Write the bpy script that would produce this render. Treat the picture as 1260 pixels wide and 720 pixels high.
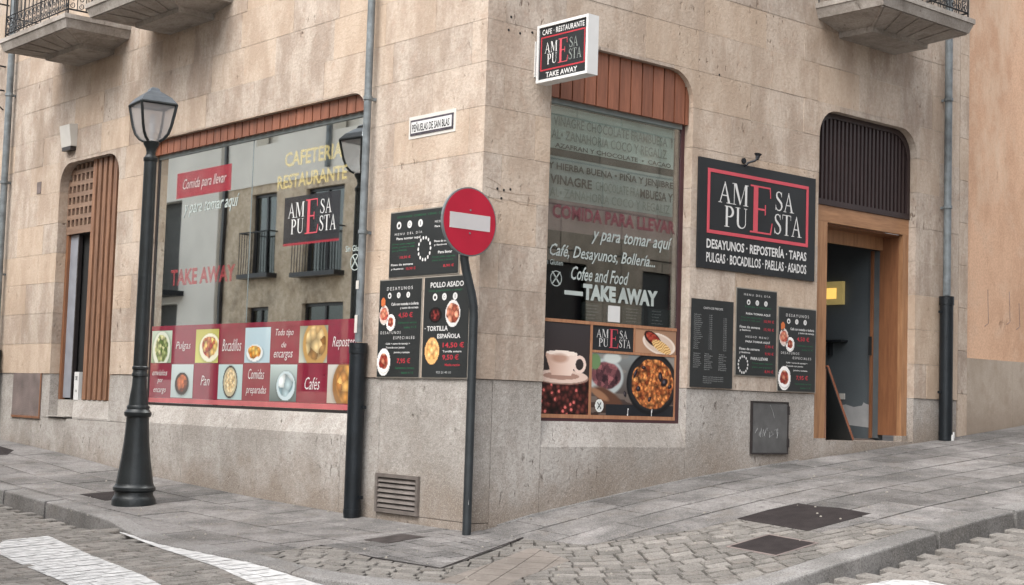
import bpy, math, random
import numpy as np
from mathutils import Vector, Matrix
from mathutils.geometry import delaunay_2d_cdt
random.seed(7)
R = math.radians
for o in list(bpy.data.objects): bpy.data.objects.remove(o)
C = bpy.context.scene.collection

# ------------------------------------------------------------------ camera
cam = bpy.data.cameras.new('camera'); camo = bpy.data.objects.new('camera', cam); C.objects.link(camo)
rt = Vector((0.65614, 0.75399, 0.03111)); dn = Vector((-0.03581, 0.07229, -0.99674)); fw = Vector((-0.75379, 0.65289, 0.07443))
camo.matrix_world = Matrix(((rt.x, -dn.x, -fw.x, 10.028), (rt.y, -dn.y, -fw.y, -8.303), (rt.z, -dn.z, -fw.z, 1.073), (0, 0, 0, 1)))
cam.sensor_width = 36; cam.lens = 1831.6/1260*36; cam.clip_start = .05; cam.clip_end = 1500
sc = bpy.context.scene; sc.camera = camo
# ------------------------------------------------------------------ light
SUN_EL, SUN_AZ = 54, 166          # degrees; azimuth clockwise from +y (north)
w = bpy.data.worlds.new('World'); sc.world = w; w.use_nodes = True
wn = w.node_tree; bg = wn.nodes['Background']
sky = wn.nodes.new('ShaderNodeTexSky'); sky.sky_type = 'NISHITA'; sky.sun_disc = False
sky.sun_elevation = R(SUN_EL); sky.sun_rotation = R(SUN_AZ); sky.dust_density = 4
hs = wn.nodes.new('ShaderNodeHueSaturation'); hs.inputs['Saturation'].default_value = .22
wn.links.new(sky.outputs[0], hs.inputs['Color']); wn.links.new(hs.outputs[0], bg.inputs[0])
bg.inputs[1].default_value = .15
sl = bpy.data.lights.new('sun', 'SUN'); sl.energy = .85; sl.angle = R(48); sl.color = (1, .95, .88)
so = bpy.data.objects.new('sun', sl); C.objects.link(so)
sd = Vector((math.sin(R(SUN_AZ))*math.cos(R(SUN_EL)), math.cos(R(SUN_AZ))*math.cos(R(SUN_EL)), math.sin(R(SUN_EL))))
so.rotation_euler = sd.to_track_quat('Z', 'Y').to_euler(); so.location = (8, -12, 20)
sc.view_settings.view_transform = 'Standard'; sc.view_settings.look = 'None'
sc.view_settings.exposure = 1.38; sc.view_settings.gamma = 1
sc.cycles.max_bounces = 6; sc.cycles.transparent_max_bounces = 10

# ------------------------------------------------------------------ helpers
def lin(c):
    return tuple(((v/255)/12.92 if v/255 <= .04045 else ((v/255+.055)/1.055)**2.4) for v in c)
def new_mat(name):
    m = bpy.data.materials.new(name); m.use_nodes = True
    return m, m.node_tree.nodes, m.node_tree.links, m.node_tree.nodes['Principled BSDF']
def plain(name, col, rough=.6, metal=0, spec=.5, bump=0, bscale=60, vary=.12, vscale=6, emit=0):
    """flat-ish procedural material with slight blotchy variation and fine relief"""
    m, n, l, b = new_mat(name)
    b.inputs['Roughness'].default_value = rough; b.inputs['Metallic'].default_value = metal
    b.inputs['Specular IOR Level'].default_value = spec
    g = n.new('ShaderNodeNewGeometry')
    no = n.new('ShaderNodeTexNoise'); no.inputs['Scale'].default_value = vscale; no.inputs['Detail'].default_value = 5
    l.new(g.outputs['Position'], no.inputs['Vector'])
    mr = n.new('ShaderNodeMapRange'); mr.inputs[1].default_value = .3; mr.inputs[2].default_value = .7
    mr.inputs[3].default_value = 1-vary; mr.inputs[4].default_value = 1+vary
    l.new(no.outputs[0], mr.inputs[0])
    vm = n.new('ShaderNodeVectorMath'); vm.operation = 'SCALE'; vm.inputs[0].default_value = col[:3]
    l.new(mr.outputs[0], vm.inputs['Scale']); l.new(vm.outputs[0], b.inputs['Base Color'])
    if emit:
        b.inputs['Emission Color'].default_value = (*col, 1); b.inputs['Emission Strength'].default_value = emit
    if bump:
        n2 = n.new('ShaderNodeTexNoise'); n2.inputs['Scale'].default_value = bscale; n2.inputs['Detail'].default_value = 4
        l.new(g.outputs['Position'], n2.inputs['Vector'])
        bp = n.new('ShaderNodeBump'); bp.inputs['Strength'].default_value = bump; bp.inputs['Distance'].default_value = .01
        l.new(n2.outputs[0], bp.inputs['Height']); l.new(bp.outputs[0], b.inputs['Normal'])
    return m
def stone(name, c1, c2, c3, big=1.3, fine=38, pit=.35, bump=.5, rnd=.12, streak=2.2, rough=.9, pitscale=26, stain=None, speck=0, objoff=False, stainamt=.6, dirt=None, hue=None, gum=0):
    """two-scale blotches, vertically drawn pores, per-block tone"""
    m, n, l, b = new_mat(name)
    b.inputs['Roughness'].default_value = rough; b.inputs['Specular IOR Level'].default_value = .25
    g = n.new('ShaderNodeNewGeometry'); oi = n.new('ShaderNodeObjectInfo')
    off = n.new('ShaderNodeVectorMath'); off.operation = 'ADD'
    l.new(g.outputs['Position'], off.inputs[0])
    if objoff:
        cx = n.new('ShaderNodeCombineXYZ'); mu = n.new('ShaderNodeMath'); mu.operation = 'MULTIPLY'; mu.inputs[1].default_value = 40
        l.new(oi.outputs['Random'], mu.inputs[0]); l.new(mu.outputs[0], cx.inputs[0]); l.new(mu.outputs[0], cx.inputs[2])
        l.new(cx.outputs[0], off.inputs[1])
    P = off.outputs[0]
    mp = n.new('ShaderNodeMapping'); mp.inputs['Scale'].default_value = (1, 1, 1/streak); l.new(P, mp.inputs['Vector'])
    def noise(scale, det, vec, rg=.6):
        t = n.new('ShaderNodeTexNoise'); t.inputs['Scale'].default_value = scale; t.inputs['Detail'].default_value = det
        t.inputs['Roughness'].default_value = rg; l.new(vec, t.inputs['Vector']); return t.outputs[0]
    def ramp(src, p0, p1):
        t = n.new('ShaderNodeMapRange'); t.interpolation_type = 'SMOOTHSTEP'
        t.inputs[1].default_value = p0; t.inputs[2].default_value = p1; l.new(src, t.inputs[0]); return t.outputs[0]
    def mix(f, a, c, mode='MIX'):
        t = n.new('ShaderNodeMix'); t.data_type = 'RGBA'; t.blend_type = mode
        if isinstance(f, float): t.inputs[0].default_value = f
        else: l.new(f, t.inputs[0])
        for i, s in ((6, a), (7, c)):
            if isinstance(s, tuple): t.inputs[i].default_value = (*s[:3], 1)
            else: l.new(s, t.inputs[i])
        return t.outputs[2]
    def mul(a, k):
        t = n.new('ShaderNodeMath'); t.operation = 'MULTIPLY'; l.new(a, t.inputs[0])
        if isinstance(k, (int, float)): t.inputs[1].default_value = k
        else: l.new(k, t.inputs[1])
        return t.outputs[0]
    nb = noise(big, 7, mp.outputs[0], .68)
    col = mix(ramp(nb, .38, .62), c1, c2)
    col = mix(mul(ramp(noise(big*3.1, 6, P), .5, .72), .7), col, c3)
    nf = noise(fine, 4, P, .7)
    col = mix(mul(ramp(nf, .35, .7), .30), col, (c1[0]*.45, c1[1]*.42, c1[2]*.4))
    if pit:
        mp2 = n.new('ShaderNodeMapping'); mp2.inputs['Scale'].default_value = (1, 1, .42); l.new(P, mp2.inputs['Vector'])
        pn = noise(pitscale, 3, mp2.outputs[0], .55)
        area = ramp(noise(1.25, 5, P, .7), .48, .63)
        pv = mul(ramp(pn, .6, .72), area)
        col = mix(mul(pv, pit), col, (c1[0]*.34, c1[1]*.28, c1[2]*.24))
    if hue:                        # some blocks came from a browner bed of the quarry
        hv = ramp(oi.outputs['Random'], .35, 1.0); col = mix(mul(hv, .55), col, hue)
    if gum:
        vo = n.new('ShaderNodeTexVoronoi'); vo.inputs['Scale'].default_value = 3.2; l.new(P, vo.inputs['Vector'])
        col = mix(mul(ramp(vo.outputs['Distance'], .085, .05), gum), col, (.05, .045, .042))
    if stain:
        sv = mul(ramp(noise(.9, 6, mp.outputs[0], .7), .5, .68), stainamt)
        col = mix(sv, col, stain)
    if dirt:                       # splash dirt with its own ragged edge, at the foot of the wall
        sx = n.new('ShaderNodeSeparateXYZ'); l.new(g.outputs['Position'], sx.inputs[0])
        ad = n.new('ShaderNodeMath'); ad.operation = 'MULTIPLY_ADD'; l.new(sx.outputs[1], ad.inputs[0]); ad.inputs[1].default_value = -.11; l.new(sx.outputs[2], ad.inputs[2])
        ad2 = n.new('ShaderNodeMath'); ad2.operation = 'MULTIPLY_ADD'; l.new(noise(1.7, 6, P, .7), ad2.inputs[0]); ad2.inputs[1].default_value = 1.3; l.new(ad.outputs[0], ad2.inputs[2])
        col = mix(mul(ramp(ad2.outputs[0], 1.25, .55), .65), col, dirt)
    if speck:
        sp = noise(95, 2, P, .5)
        col = mix(mul(ramp(sp, .52, .66), speck), col, (c2[0]*1.35, c2[1]*1.35, c2[2]*1.35))
        sp2 = noise(71, 2, P, .5)
        col = mix(mul(ramp(sp2, .54, .66), speck), col, (c1[0]*.3, c1[1]*.3, c1[2]*.3))
    mr = n.new('ShaderNodeMapRange'); mr.inputs[3].default_value = 1-rnd; mr.inputs[4].default_value = 1+rnd; l.new(oi.outputs['Random'], mr.inputs[0])
    vm = n.new('ShaderNodeVectorMath'); vm.operation = 'SCALE'; l.new(col, vm.inputs[0]); l.new(mr.outputs[0], vm.inputs['Scale'])
    l.new(vm.outputs[0], b.inputs['Base Color'])
    hsum = n.new('ShaderNodeMath'); hsum.operation = 'MULTIPLY_ADD'; l.new(nf, hsum.inputs[0]); hsum.inputs[1].default_value = .6
    l.new(nb, hsum.inputs[2])
    src = hsum.outputs[0]
    if pit:
        s2 = n.new('ShaderNodeMath'); s2.operation = 'SUBTRACT'; l.new(src, s2.inputs[0]); l.new(pv, s2.inputs[1]); src = s2.outputs[0]
    bp = n.new('ShaderNodeBump'); bp.inputs['Strength'].default_value = bump; bp.inputs['Distance'].default_value = .012
    l.new(src, bp.inputs['Height']); l.new(bp.outputs[0], b.inputs['Normal'])
    return m
def wood(name, c1, c2, axis=2, rough=.5, rnd=.18):
    m, n, l, b = new_mat(name); b.inputs['Roughness'].default_value = rough
    g = n.new('ShaderNodeNewGeometry'); oi = n.new('ShaderNodeObjectInfo')
    mp = n.new('ShaderNodeMapping'); s = [9, 9, 9]; s[axis] = .9; mp.inputs['Scale'].default_value = s
    l.new(g.outputs['Position'], mp.inputs['Vector'])
    t = n.new('ShaderNodeTexNoise'); t.noise_dimensions = '4D'; t.inputs['Scale'].default_value = 3; t.inputs['Detail'].default_value = 6; t.inputs['Roughness'].default_value = .65
    mu = n.new('ShaderNodeMath'); mu.operation = 'MULTIPLY'; mu.inputs[1].default_value = 30; l.new(oi.outputs['Random'], mu.inputs[0]); l.new(mu.outputs[0], t.inputs['W'])
    l.new(mp.outputs[0], t.inputs['Vector'])
    r = n.new('ShaderNodeValToRGB'); r.color_ramp.elements[0].position = .33; r.color_ramp.elements[1].position = .68
    r.color_ramp.elements[0].color = (*c1, 1); r.color_ramp.elements[1].color = (*c2, 1); l.new(t.outputs[0], r.inputs[0])
    mr = n.new('ShaderNodeMapRange'); mr.inputs[3].default_value = 1-rnd; mr.inputs[4].default_value = 1+rnd; l.new(oi.outputs['Random'], mr.inputs[0])
    vm = n.new('ShaderNodeVectorMath'); vm.operation = 'SCALE'; l.new(r.outputs[0], vm.inputs[0]); l.new(mr.outputs[0], vm.inputs['Scale'])
    l.new(vm.outputs[0], b.inputs['Base Color'])
    bp = n.new('ShaderNodeBump'); bp.inputs['Strength'].default_value = .25; bp.inputs['Distance'].default_value = .004
    l.new(t.outputs[0], bp.inputs['Height']); l.new(bp.outputs[0], b.inputs['Normal'])
    return m
def glass_mat(name, refl, tint, rough=.015):
    m, n, l, b = new_mat(name); n.remove(b); out = n['Material Output']
    tr = n.new('ShaderNodeBsdfTransparent'); tr.inputs[0].default_value = (*tint, 1)
    gl = n.new('ShaderNodeBsdfGlossy'); gl.inputs['Roughness'].default_value = rough; gl.inputs[0].default_value = (.93, .97, .96, 1)
    g = n.new('ShaderNodeNewGeometry'); no = n.new('ShaderNodeTexNoise'); no.inputs['Scale'].default_value = .9; no.inputs['Detail'].default_value = 1
    l.new(g.outputs['Position'], no.inputs['Vector'])
    bp = n.new('ShaderNodeBump'); bp.inputs['Strength'].default_value = .015; bp.inputs['Distance'].default_value = .05
    l.new(no.outputs[0], bp.inputs['Height']); l.new(bp.outputs[0], gl.inputs['Normal'])
    dt = n.new('ShaderNodeVectorMath'); dt.operation = 'DOT_PRODUCT'; l.new(g.outputs['Incoming'], dt.inputs[0]); l.new(g.outputs['Normal'], dt.inputs[1])
    ab = n.new('ShaderNodeMath'); ab.operation = 'ABSOLUTE'; l.new(dt.outputs['Value'], ab.inputs[0])
    om = n.new('ShaderNodeMath'); om.operation = 'SUBTRACT'; om.inputs[0].default_value = 1; l.new(ab.outputs[0], om.inputs[1])
    pw = n.new('ShaderNodeMath'); pw.operation = 'POWER'; pw.inputs[1].default_value = 5; l.new(om.outputs[0], pw.inputs[0])
    ad = n.new('ShaderNodeMath'); ad.operation = 'MULTIPLY_ADD'; ad.use_clamp = True; ad.inputs[1].default_value = 1-refl; ad.inputs[2].default_value = refl; l.new(pw.outputs[0], ad.inputs[0])
    mx = n.new('ShaderNodeMixShader'); l.new(ad.outputs[0], mx.inputs[0]); l.new(tr.outputs[0], mx.inputs[1]); l.new(gl.outputs[0], mx.inputs[2])
    l.new(mx.outputs[0], out.inputs[0]); return m
def film(name, col, alpha, rough=.5):
    """thin translucent print on a pane"""
    m, n, l, b = new_mat(name); b.inputs['Base Color'].default_value = (*col, 1); b.inputs['Roughness'].default_value = rough
    g = n.new('ShaderNodeNewGeometry'); no = n.new('ShaderNodeTexNoise'); no.inputs['Scale'].default_value = 4; no.inputs['Detail'].default_value = 4
    l.new(g.outputs['Position'], no.inputs['Vector'])
    mr = n.new('ShaderNodeMapRange'); mr.inputs[1].default_value = .3; mr.inputs[2].default_value = .7
    mr.inputs[3].default_value = alpha*.8; mr.inputs[4].default_value = min(1, alpha*1.15); l.new(no.outputs[0], mr.inputs[0])
    l.new(mr.outputs[0], b.inputs['Alpha']); return m
def print_mat(name, rough=.35, spec=.4):
    m, n, l, b = new_mat(name); b.inputs['Roughness'].default_value = rough; b.inputs['Specular IOR Level'].default_value = spec
    a = n.new('ShaderNodeAttribute'); a.attribute_name = 'ink'; l.new(a.outputs['Color'], b.inputs['Base Color']); return m

M = {}
SS1, SS2, SS3 = (.41, .345, .275), (.48, .415, .34), (.455, .365, .29)
M['sand'] = stone('sandstone', (.38, .305, .248), (.56, .482, .41), (.455, .35, .28), rnd=.13, hue=(.40, .30, .215), pit=.8, stain=(.30, .225, .165), stainamt=.55, big=2.6, fine=30, bump=.9, pitscale=17)
M['mortar'] = stone('mortar', (.44, .38, .31), (.62, .56, .48), (.20, .16, .125), big=1.1, fine=30, pit=0, rnd=0, streak=1, bump=.5)
M['granite'] = stone('granite', (.30, .276, .25), (.43, .405, .378), (.31, .275, .245), rnd=.05, pit=.7, streak=1.4, fine=26, speck=.34, bump=1.0, pitscale=22, dirt=(.20, .15, .11))
M['slab'] = stone('pavement_granite', (.10, .096, .093), (.225, .214, .208), (.145, .13, .116), rnd=.20, pit=.5, streak=1, fine=24, speck=.45, bump=.8, pitscale=14, gum=.7, rough=.85, stain=(.085, .075, .068), stainamt=.45)
M['sett'] = stone('sett_granite', (.13, .122, .112), (.22, .206, .19), (.19, .165, .145), rnd=.15, pit=.4, streak=1, fine=28, speck=.4, bump=.9, objoff=True, rough=.85)
M['kerb'] = stone('kerb_granite', (.135, .13, .125), (.235, .228, .222), (.18, .165, .15), rnd=.07, pit=.5, streak=1, fine=50, speck=.45, bump=.7, rough=.85, stain=(.16, .145, .13), stainamt=.4)
M['buff'] = stone('buff_paving', (.15, .132, .117), (.21, .185, .165), (.17, .145, .128), rnd=.07, pit=.1, streak=1, bump=.3)
M['bed'] = plain('joint_bed', (.055, .05, .045), .95, bump=.6, vary=.3)
M['roadbed'] = plain('road_joint_bed', (.07, .064, .058), .95, bump=.6, vary=.3)
M['ground'] = plain('ground_grey', (.16, .15, .14), .95, bump=.6, vary=.2)
M['paint'] = plain('road_paint', (.47, .47, .468), .6, bump=.6, bscale=60, vary=.28, vscale=14)
M['render'] = stone('orange_render', (.52, .325, .215), (.66, .435, .30), (.62, .44, .32), big=.8, fine=40, pit=.25, pitscale=8, bump=.6, rnd=0, stain=(.64, .50, .38), stainamt=.6)
M['plinth2'] = stone('neighbour_plinth', (.33, .275, .22), (.42, .36, .30), (.32, .26, .205), rnd=.04, pit=.15, fine=70, bump=.5, dirt=(.22, .17, .13))
M['balcony'] = stone('balcony_stone', (.30, .27, .24), (.42, .385, .35), (.22, .195, .17), big=2, rnd=.05, pit=.4, bump=.7, streak=1)
M['iron'] = plain('wrought_iron', (.012, .014, .018), .5, .3, bump=.3, vary=.2)
M['lampiron'] = plain('cast_iron_green_black', (.014, .018, .020), .42, .2, bump=.35, bscale=30, vary=.25)
M['pipe'] = plain('grey_pipe_paint', (.15, .17, .18), .55, .1, bump=.5, bscale=25, vary=.4, vscale=7)
M['sleeve'] = plain('black_cast_iron', (.010, .014, .018), .4, .3, bump=.4, vary=.3)
M['fascia'] = wood('cherry_board', (.165, .060, .033), (.285, .11, .062), 2, .45)
M['slat'] = wood('varnished_slat', (.13, .062, .035), (.29, .15, .085), 2, .5)
M['slatdark'] = wood('weathered_lattice', (.16, .10, .07), (.26, .17, .12), 0, .6)
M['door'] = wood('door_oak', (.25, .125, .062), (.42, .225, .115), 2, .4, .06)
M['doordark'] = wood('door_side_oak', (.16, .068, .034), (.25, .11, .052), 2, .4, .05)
M['grilleb'] = plain('brown_grille_paint', (.030, .018, .018), .5, bump=.2)
M['blackpanel'] = plain('sign_black', (.017, .020, .023), .35, vary=.2, vscale=2)
M['boardblack'] = plain('menu_black', (.020, .023, .024), .4, vary=.15, vscale=3)
M['edge'] = plain('panel_edge', (.25, .23, .2), .5)
M['white'] = plain('white_print', (.62, .62, .61), .5, vary=.03)
M['cream'] = plain('cream_plastic', (.58, .56, .52), .5, vary=.05)
M['red'] = plain('logo_red', (.55, .075, .10), .4, vary=.05)
M['redtxt'] = plain('price_red', (.42, .03, .045), .5)
M['greentxt'] = plain('note_green', (.02, .12, .055), .5)
M['greytxt'] = plain('note_grey', (.30, .31, .31), .5)
M['signred'] = plain('traffic_red', (.40, .012, .035), .38, vary=.06)
M['signwhite'] = plain('traffic_white', (.52, .50, .50), .4, vary=.04)
M['galv'] = plain('galvanised', (.22, .25, .26), .4, .5, vary=.15)
M['postgrey'] = plain('post_paint', (.030, .036, .040), .45, .3, bump=.2, vary=.25)
M['metalbox'] = plain('meter_door', (.12, .12, .12), .5, .3, bump=.25, vary=.25, vscale=4)
M['rust'] = plain('rusty_plate', (.17, .135, .125), .7, .1, bump=.5, vary=.3, vscale=4)
M['darkrust'] = plain('dark_iron_cover', (.055, .047, .045), .8, .2, spec=.2, bump=.7, vary=.3, vscale=9)
M['vent'] = plain('vent_steel', (.20, .175, .16), .5, .4, bump=.3, vary=.2)
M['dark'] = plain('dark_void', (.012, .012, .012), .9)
M['cover'] = plain('asphalt_patch', (.028, .023, .023), .9, spec=.2, bump=.9, bscale=120, vary=.25, vscale=8)
M['frame'] = plain('window_frame_bronze', (.035, .030, .030), .4, .3)
M['frameside'] = plain('window_side_maroon', (.055, .020, .024), .45)
M['headrail'] = plain('grey_head_frame', (.20, .23, .23), .35, .2)
M['bandframe'] = wood('copper_frame', (.30, .13, .07), (.42, .22, .12), 2, .4)
M['glassL'] = glass_mat('shop_glass_street', .88, (.90, .95, .94))
M['glassR'] = glass_mat('shop_glass_side', .25, (.92, .96, .95))
M['glassO'] = glass_mat('far_glass', .12, (.5, .55, .55))
M['room'] = plain('room_grey', (.085, .085, .08), .8)
M['roomfloor'] = plain('room_floor', (.07, .06, .05), .5)
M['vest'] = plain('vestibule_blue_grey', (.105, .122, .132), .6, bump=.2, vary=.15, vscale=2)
M['vestpatch'] = plain('bare_plaster', (.42, .42, .42), .8)
M['vestfloor'] = plain('vestibule_floor', (.16, .13, .115), .6)
M['lit'] = plain('lit_lamp', (.80, .50, .12), .5, emit=.5)
M['litpale'] = plain('lit_lamp_pale', (.55, .42, .16), .5, emit=.12)
M['magenta'] = plain('magenta_film', (.24, .008, .035), .45, vary=.1)
M['pinkfilm'] = plain('pink_strip', (.42, .10, .11), .5)
M['redfilm'] = film('red_window_film', (.40, .03, .05), .42)
M['blackfilm'] = film('black_window_film', (.03, .03, .035), .45)
M['greyfilm'] = film('grey_blind', (.70, .76, .72), .99)
M['greyfilm2'] = film('grey_blind_low', (.52, .55, .54), .93)
M['mauvefilm'] = film('mauve_blind', (.36, .22, .23), .8)
M['ghost'] = plain('grey_glass_text', (.23, .26, .24), .6)
M['blacktxt'] = plain('black_glass_text', (.006, .006, .007), .5)
M['yellow'] = film('yellow_glass_text', (.75, .60, .22), .32)
M['fadedred'] = film('faded_red_text', (.42, .05, .06), .42)
M['maroonfilm'] = film('maroon_text', (.17, .03, .045), .7)
M['scuff'] = film('scuff_brown', (.24, .18, .13), .30)
M['mint'] = plain('pale_glass_text', (.40, .45, .43), .5)
M['facadeA'] = stone('far_rough_stone', (.58, .465, .335), (.74, .62, .475), (.52, .41, .29), big=3.2, fine=9, pit=1.0, bump=1, rnd=0, pitscale=5, streak=1, stain=(.22, .17, .12), stainamt=.6)
M['facadeP'] = plain('far_pale_plaster', (.80, .76, .68), .9, bump=.3, vary=.08, vscale=1)
M['facadeB'] = stone('far_dark_stone', (.30, .26, .21), (.42, .36, .3), (.26, .22, .18), big=1.2, fine=20, pit=.3, bump=.5, rnd=.15)
M['fardark'] = plain('far_dark_opening', (.016, .016, .02), .3)
M['farred'] = plain('far_curtain', (.07, .02, .025), .8)
def glossy_over(m, f):
    n, l = m.node_tree.nodes, m.node_tree.links; out = n['Material Output']; b = n['Principled BSDF']
    gl = n.new('ShaderNodeBsdfGlossy'); gl.inputs['Roughness'].default_value = .02; gl.inputs[0].default_value = (.93,.97,.96,1)
    mx = n.new('ShaderNodeMixShader'); mx.inputs[0].default_value = f; l.new(b.outputs[0], mx.inputs[1]); l.new(gl.outputs[0], mx.inputs[2]); l.new(mx.outputs[0], out.inputs[0]); return m
M['magenta'] = glossy_over(plain('magenta_gloss', (.26, .010, .038), .4, vary=.1), .33)
M['pinkfilm'] = glossy_over(plain('pink_strip_gloss', (.50, .12, .13), .5), .15)
M['printg'] = glossy_over(print_mat('food_print_gloss'), .22)
M['lampglass'] = None
def lamp_glass():
    m, n, l, b = new_mat('milky_lantern_pane'); out = n['Material Output']
    b.inputs['Base Color'].default_value = (.82, .82, .84, 1); b.inputs['Roughness'].default_value = .25
    tr = n.new('ShaderNodeBsdfTransparent'); tr.inputs[0].default_value = (.9, .9, .9, 1)
    tl = n.new('ShaderNodeBsdfTranslucent'); tl.inputs[0].default_value = (.75, .75, .78, 1)
    m1 = n.new('ShaderNodeMixShader'); m1.inputs[0].default_value = .5; l.new(b.outputs[0], m1.inputs[1]); l.new(tl.outputs[0], m1.inputs[2])
    m2 = n.new('ShaderNodeMixShader'); m2.inputs[0].default_value = .66; l.new(m1.outputs[0], m2.inputs[1]); l.new(tr.outputs[0], m2.inputs[2])
    l.new(m2.outputs[0], out.inputs[0]); return m
M['lampglass'] = lamp_glass()
M['print'] = print_mat('food_print'); 

class MB:
    """collects shapes, then links them as ONE mesh object"""
    def __init__(s): s.v = []; s.f = []
    def box(s, a, b):
        x0, y0, z0 = a; x1, y1, z1 = b; k = len(s.v)
        s.v += [(x0,y0,z0),(x1,y0,z0),(x1,y1,z0),(x0,y1,z0),(x0,y0,z1),(x1,y0,z1),(x1,y1,z1),(x0,y1,z1)]
        s.f += [[k+i for i in q] for q in ((0,3,2,1),(4,5,6,7),(0,1,5,4),(1,2,6,5),(2,3,7,6),(3,0,4,7))]; return s
    def hexa(s, bot, top):
        k = len(s.v); s.v += [tuple(p) for p in bot]+[tuple(p) for p in top]
        n = len(bot); s.f += [[k+i for i in range(n)][::-1], [k+n+i for i in range(n)]]
        s.f += [[k+i, k+(i+1)%n, k+n+(i+1)%n, k+n+i] for i in range(n)]; return s
    def poly(s, pts):
        k = len(s.v); s.v += [tuple(p) for p in pts]; s.f.append([k+i for i in range(len(pts))]); return s
    def tube(s, pts, r, n=6, cap=True):
        pts = [Vector(p) for p in pts]; k0 = len(s.v)
        rs = r if isinstance(r, (list, tuple)) else [r]*len(pts)
        ref = None
        for i, p in enumerate(pts):
            d = (pts[min(i+1, len(pts)-1)]-pts[max(i-1, 0)]).normalized()
            a = Vector((0,0,1)) if abs(d.z) < .9 else Vector((1,0,0))
            if ref is not None: a = ref
            e1 = d.cross(a).normalized(); e2 = d.cross(e1).normalized(); ref = -e2 if False else a
            for j in range(n):
                t = 2*math.pi*j/n; s.v.append(tuple(p+e1*math.cos(t)*rs[i]+e2*math.sin(t)*rs[i]))
        for i in range(len(pts)-1):
            for j in range(n):
                s.f.append([k0+i*n+j, k0+i*n+(j+1)%n, k0+(i+1)*n+(j+1)%n, k0+(i+1)*n+j])
        if cap:
            s.f.append([k0+j for j in range(n)]); s.f.append([k0+(len(pts)-1)*n+j for j in range(n)])
        return s
    def lathe(s, prof, n=16, c=(0,0), flute=0, ph=0):
        k0 = len(s.v)
        for z, r in prof:
            for j in range(n):
                t = 2*math.pi*j/n+ph; rr = r*(1-(flute if j % 2 else 0)); s.v.append((c[0]+math.cos(t)*rr, c[1]+math.sin(t)*rr, z))
        for i in range(len(prof)-1):
            for j in range(n): s.f.append([k0+i*n+j, k0+i*n+(j+1)%n, k0+(i+1)*n+(j+1)%n, k0+(i+1)*n+j])
        s.f.append([k0+j for j in range(n)][::-1]); s.f.append([k0+(len(prof)-1)*n+j for j in range(n)]); return s
    def disc(s, c, r, w, n=24, rx=None):
        return s.poly([(c[0]+math.cos(2*math.pi*i/n)*(rx or r), c[1]+math.sin(2*math.pi*i/n)*r, w) for i in range(n)])
    def ring(s, c, r0, r1, w, n=28):
        for i in range(n):
            a, b = 2*math.pi*i/n, 2*math.pi*(i+1)/n
            s.poly([(c[0]+math.cos(t)*r, c[1]+math.sin(t)*r, w) for t, r in ((a,r0),(a,r1),(b,r1),(b,r0))])
        return s
    def mesh(s, name, m, smooth=False):
        me = bpy.data.meshes.new(name); me.from_pydata(s.v, [], s.f)
        if m: me.materials.append(M[m] if isinstance(m, str) else m)
        if smooth:
            me.polygons.foreach_set('use_smooth', [True]*len(me.polygons))
            if smooth != 'all':
                try: me.set_sharp_from_angle(angle=R(38))
                except Exception: pass
        return me
    def build(s, name, m, parent=None, smooth=False, **kw):
        return link(s.mesh(name, m, smooth), name, parent, **kw)
def link(me, name, parent=None, mat=None, **kw):
    o = bpy.data.objects.new(name, me); C.objects.link(o)
    if parent is not None: o.parent = parent
    if mat is not None: o.matrix_local = mat
    for k, v in kw.items(): o[k] = v
    return o
def thing(name, label, cat, mat=None, group=None):
    o = bpy.data.objects.new(name, None); C.objects.link(o); o.empty_display_size = .2
    if mat is not None: o.matrix_world = mat
    o['label'] = label; o['category'] = cat
    if group: o['group'] = group
    return o
# wall frames: (u right, v up, w outward) as seen from the street
ML = Matrix(((1,0,0,0),(0,0,-1,0),(0,1,0,0),(0,0,0,1)))        # facade on y = 0, u = x
MR = Matrix(((0,0,1,0),(1,0,0,0),(0,1,0,0),(0,0,0,1)))         # facade on x = 0, u = y
def at(Mx, u, v, w_=0): return Mx @ Matrix.Translation((u, v, w_))

def cut(poly, holes=(), inside=None):
    vs = [Vector(p) for p in poly]; fs = [list(range(len(poly)))]
    for h in list(holes)+([inside] if inside else []):
        k = len(vs); vs += [Vector(p) for p in h]; fs.append(list(range(k, k+len(h))))
    V, E, F, ov, oe, of = delaunay_2d_cdt(vs, [], fs, 1, 1e-6)
    nh = len(holes); keep = []
    for f, o in zip(F, of):
        if 0 not in o or any(i in o for i in range(1, nh+1)): continue
        if inside and (nh+1) not in o: continue
        keep.append(f)
    cnt = {}
    for f in keep:
        for i in range(len(f)):
            a, b = f[i], f[(i+1)%len(f)]; cnt[(a, b)] = 1
    bd = [(a, b) for (a, b) in cnt if (b, a) not in cnt]
    return V, keep, bd
def prism(poly, holes, top, bottom, name, m, parent=None, inside=None, chamfer=0, **kw):
    """poly minus holes; top(u,v)/bottom(u,v) give the 3D points of face and back rim"""
    V, F, B = cut(poly, holes, inside)
    if not F: return None
    used = sorted({i for f in F for i in f}); ix = {i: k for k, i in enumerate(used)}
    mb = MB(); mb.v = [tuple(top(V[i].x, V[i].y)) for i in used]; mb.f = [[ix[i] for i in f] for f in F]
    bx = {}
    for a, b in B:
        for i in (a, b):
            if i not in bx: bx[i] = len(mb.v); mb.v.append(tuple(bottom(V[i].x, V[i].y)))
        mb.f.append([ix[b], ix[a], bx[a], bx[b]])
    return mb.build(name, m, parent, **kw)
def rect(a, b, c, d): return [(a,b),(c,b),(c,d),(a,d)]
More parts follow.
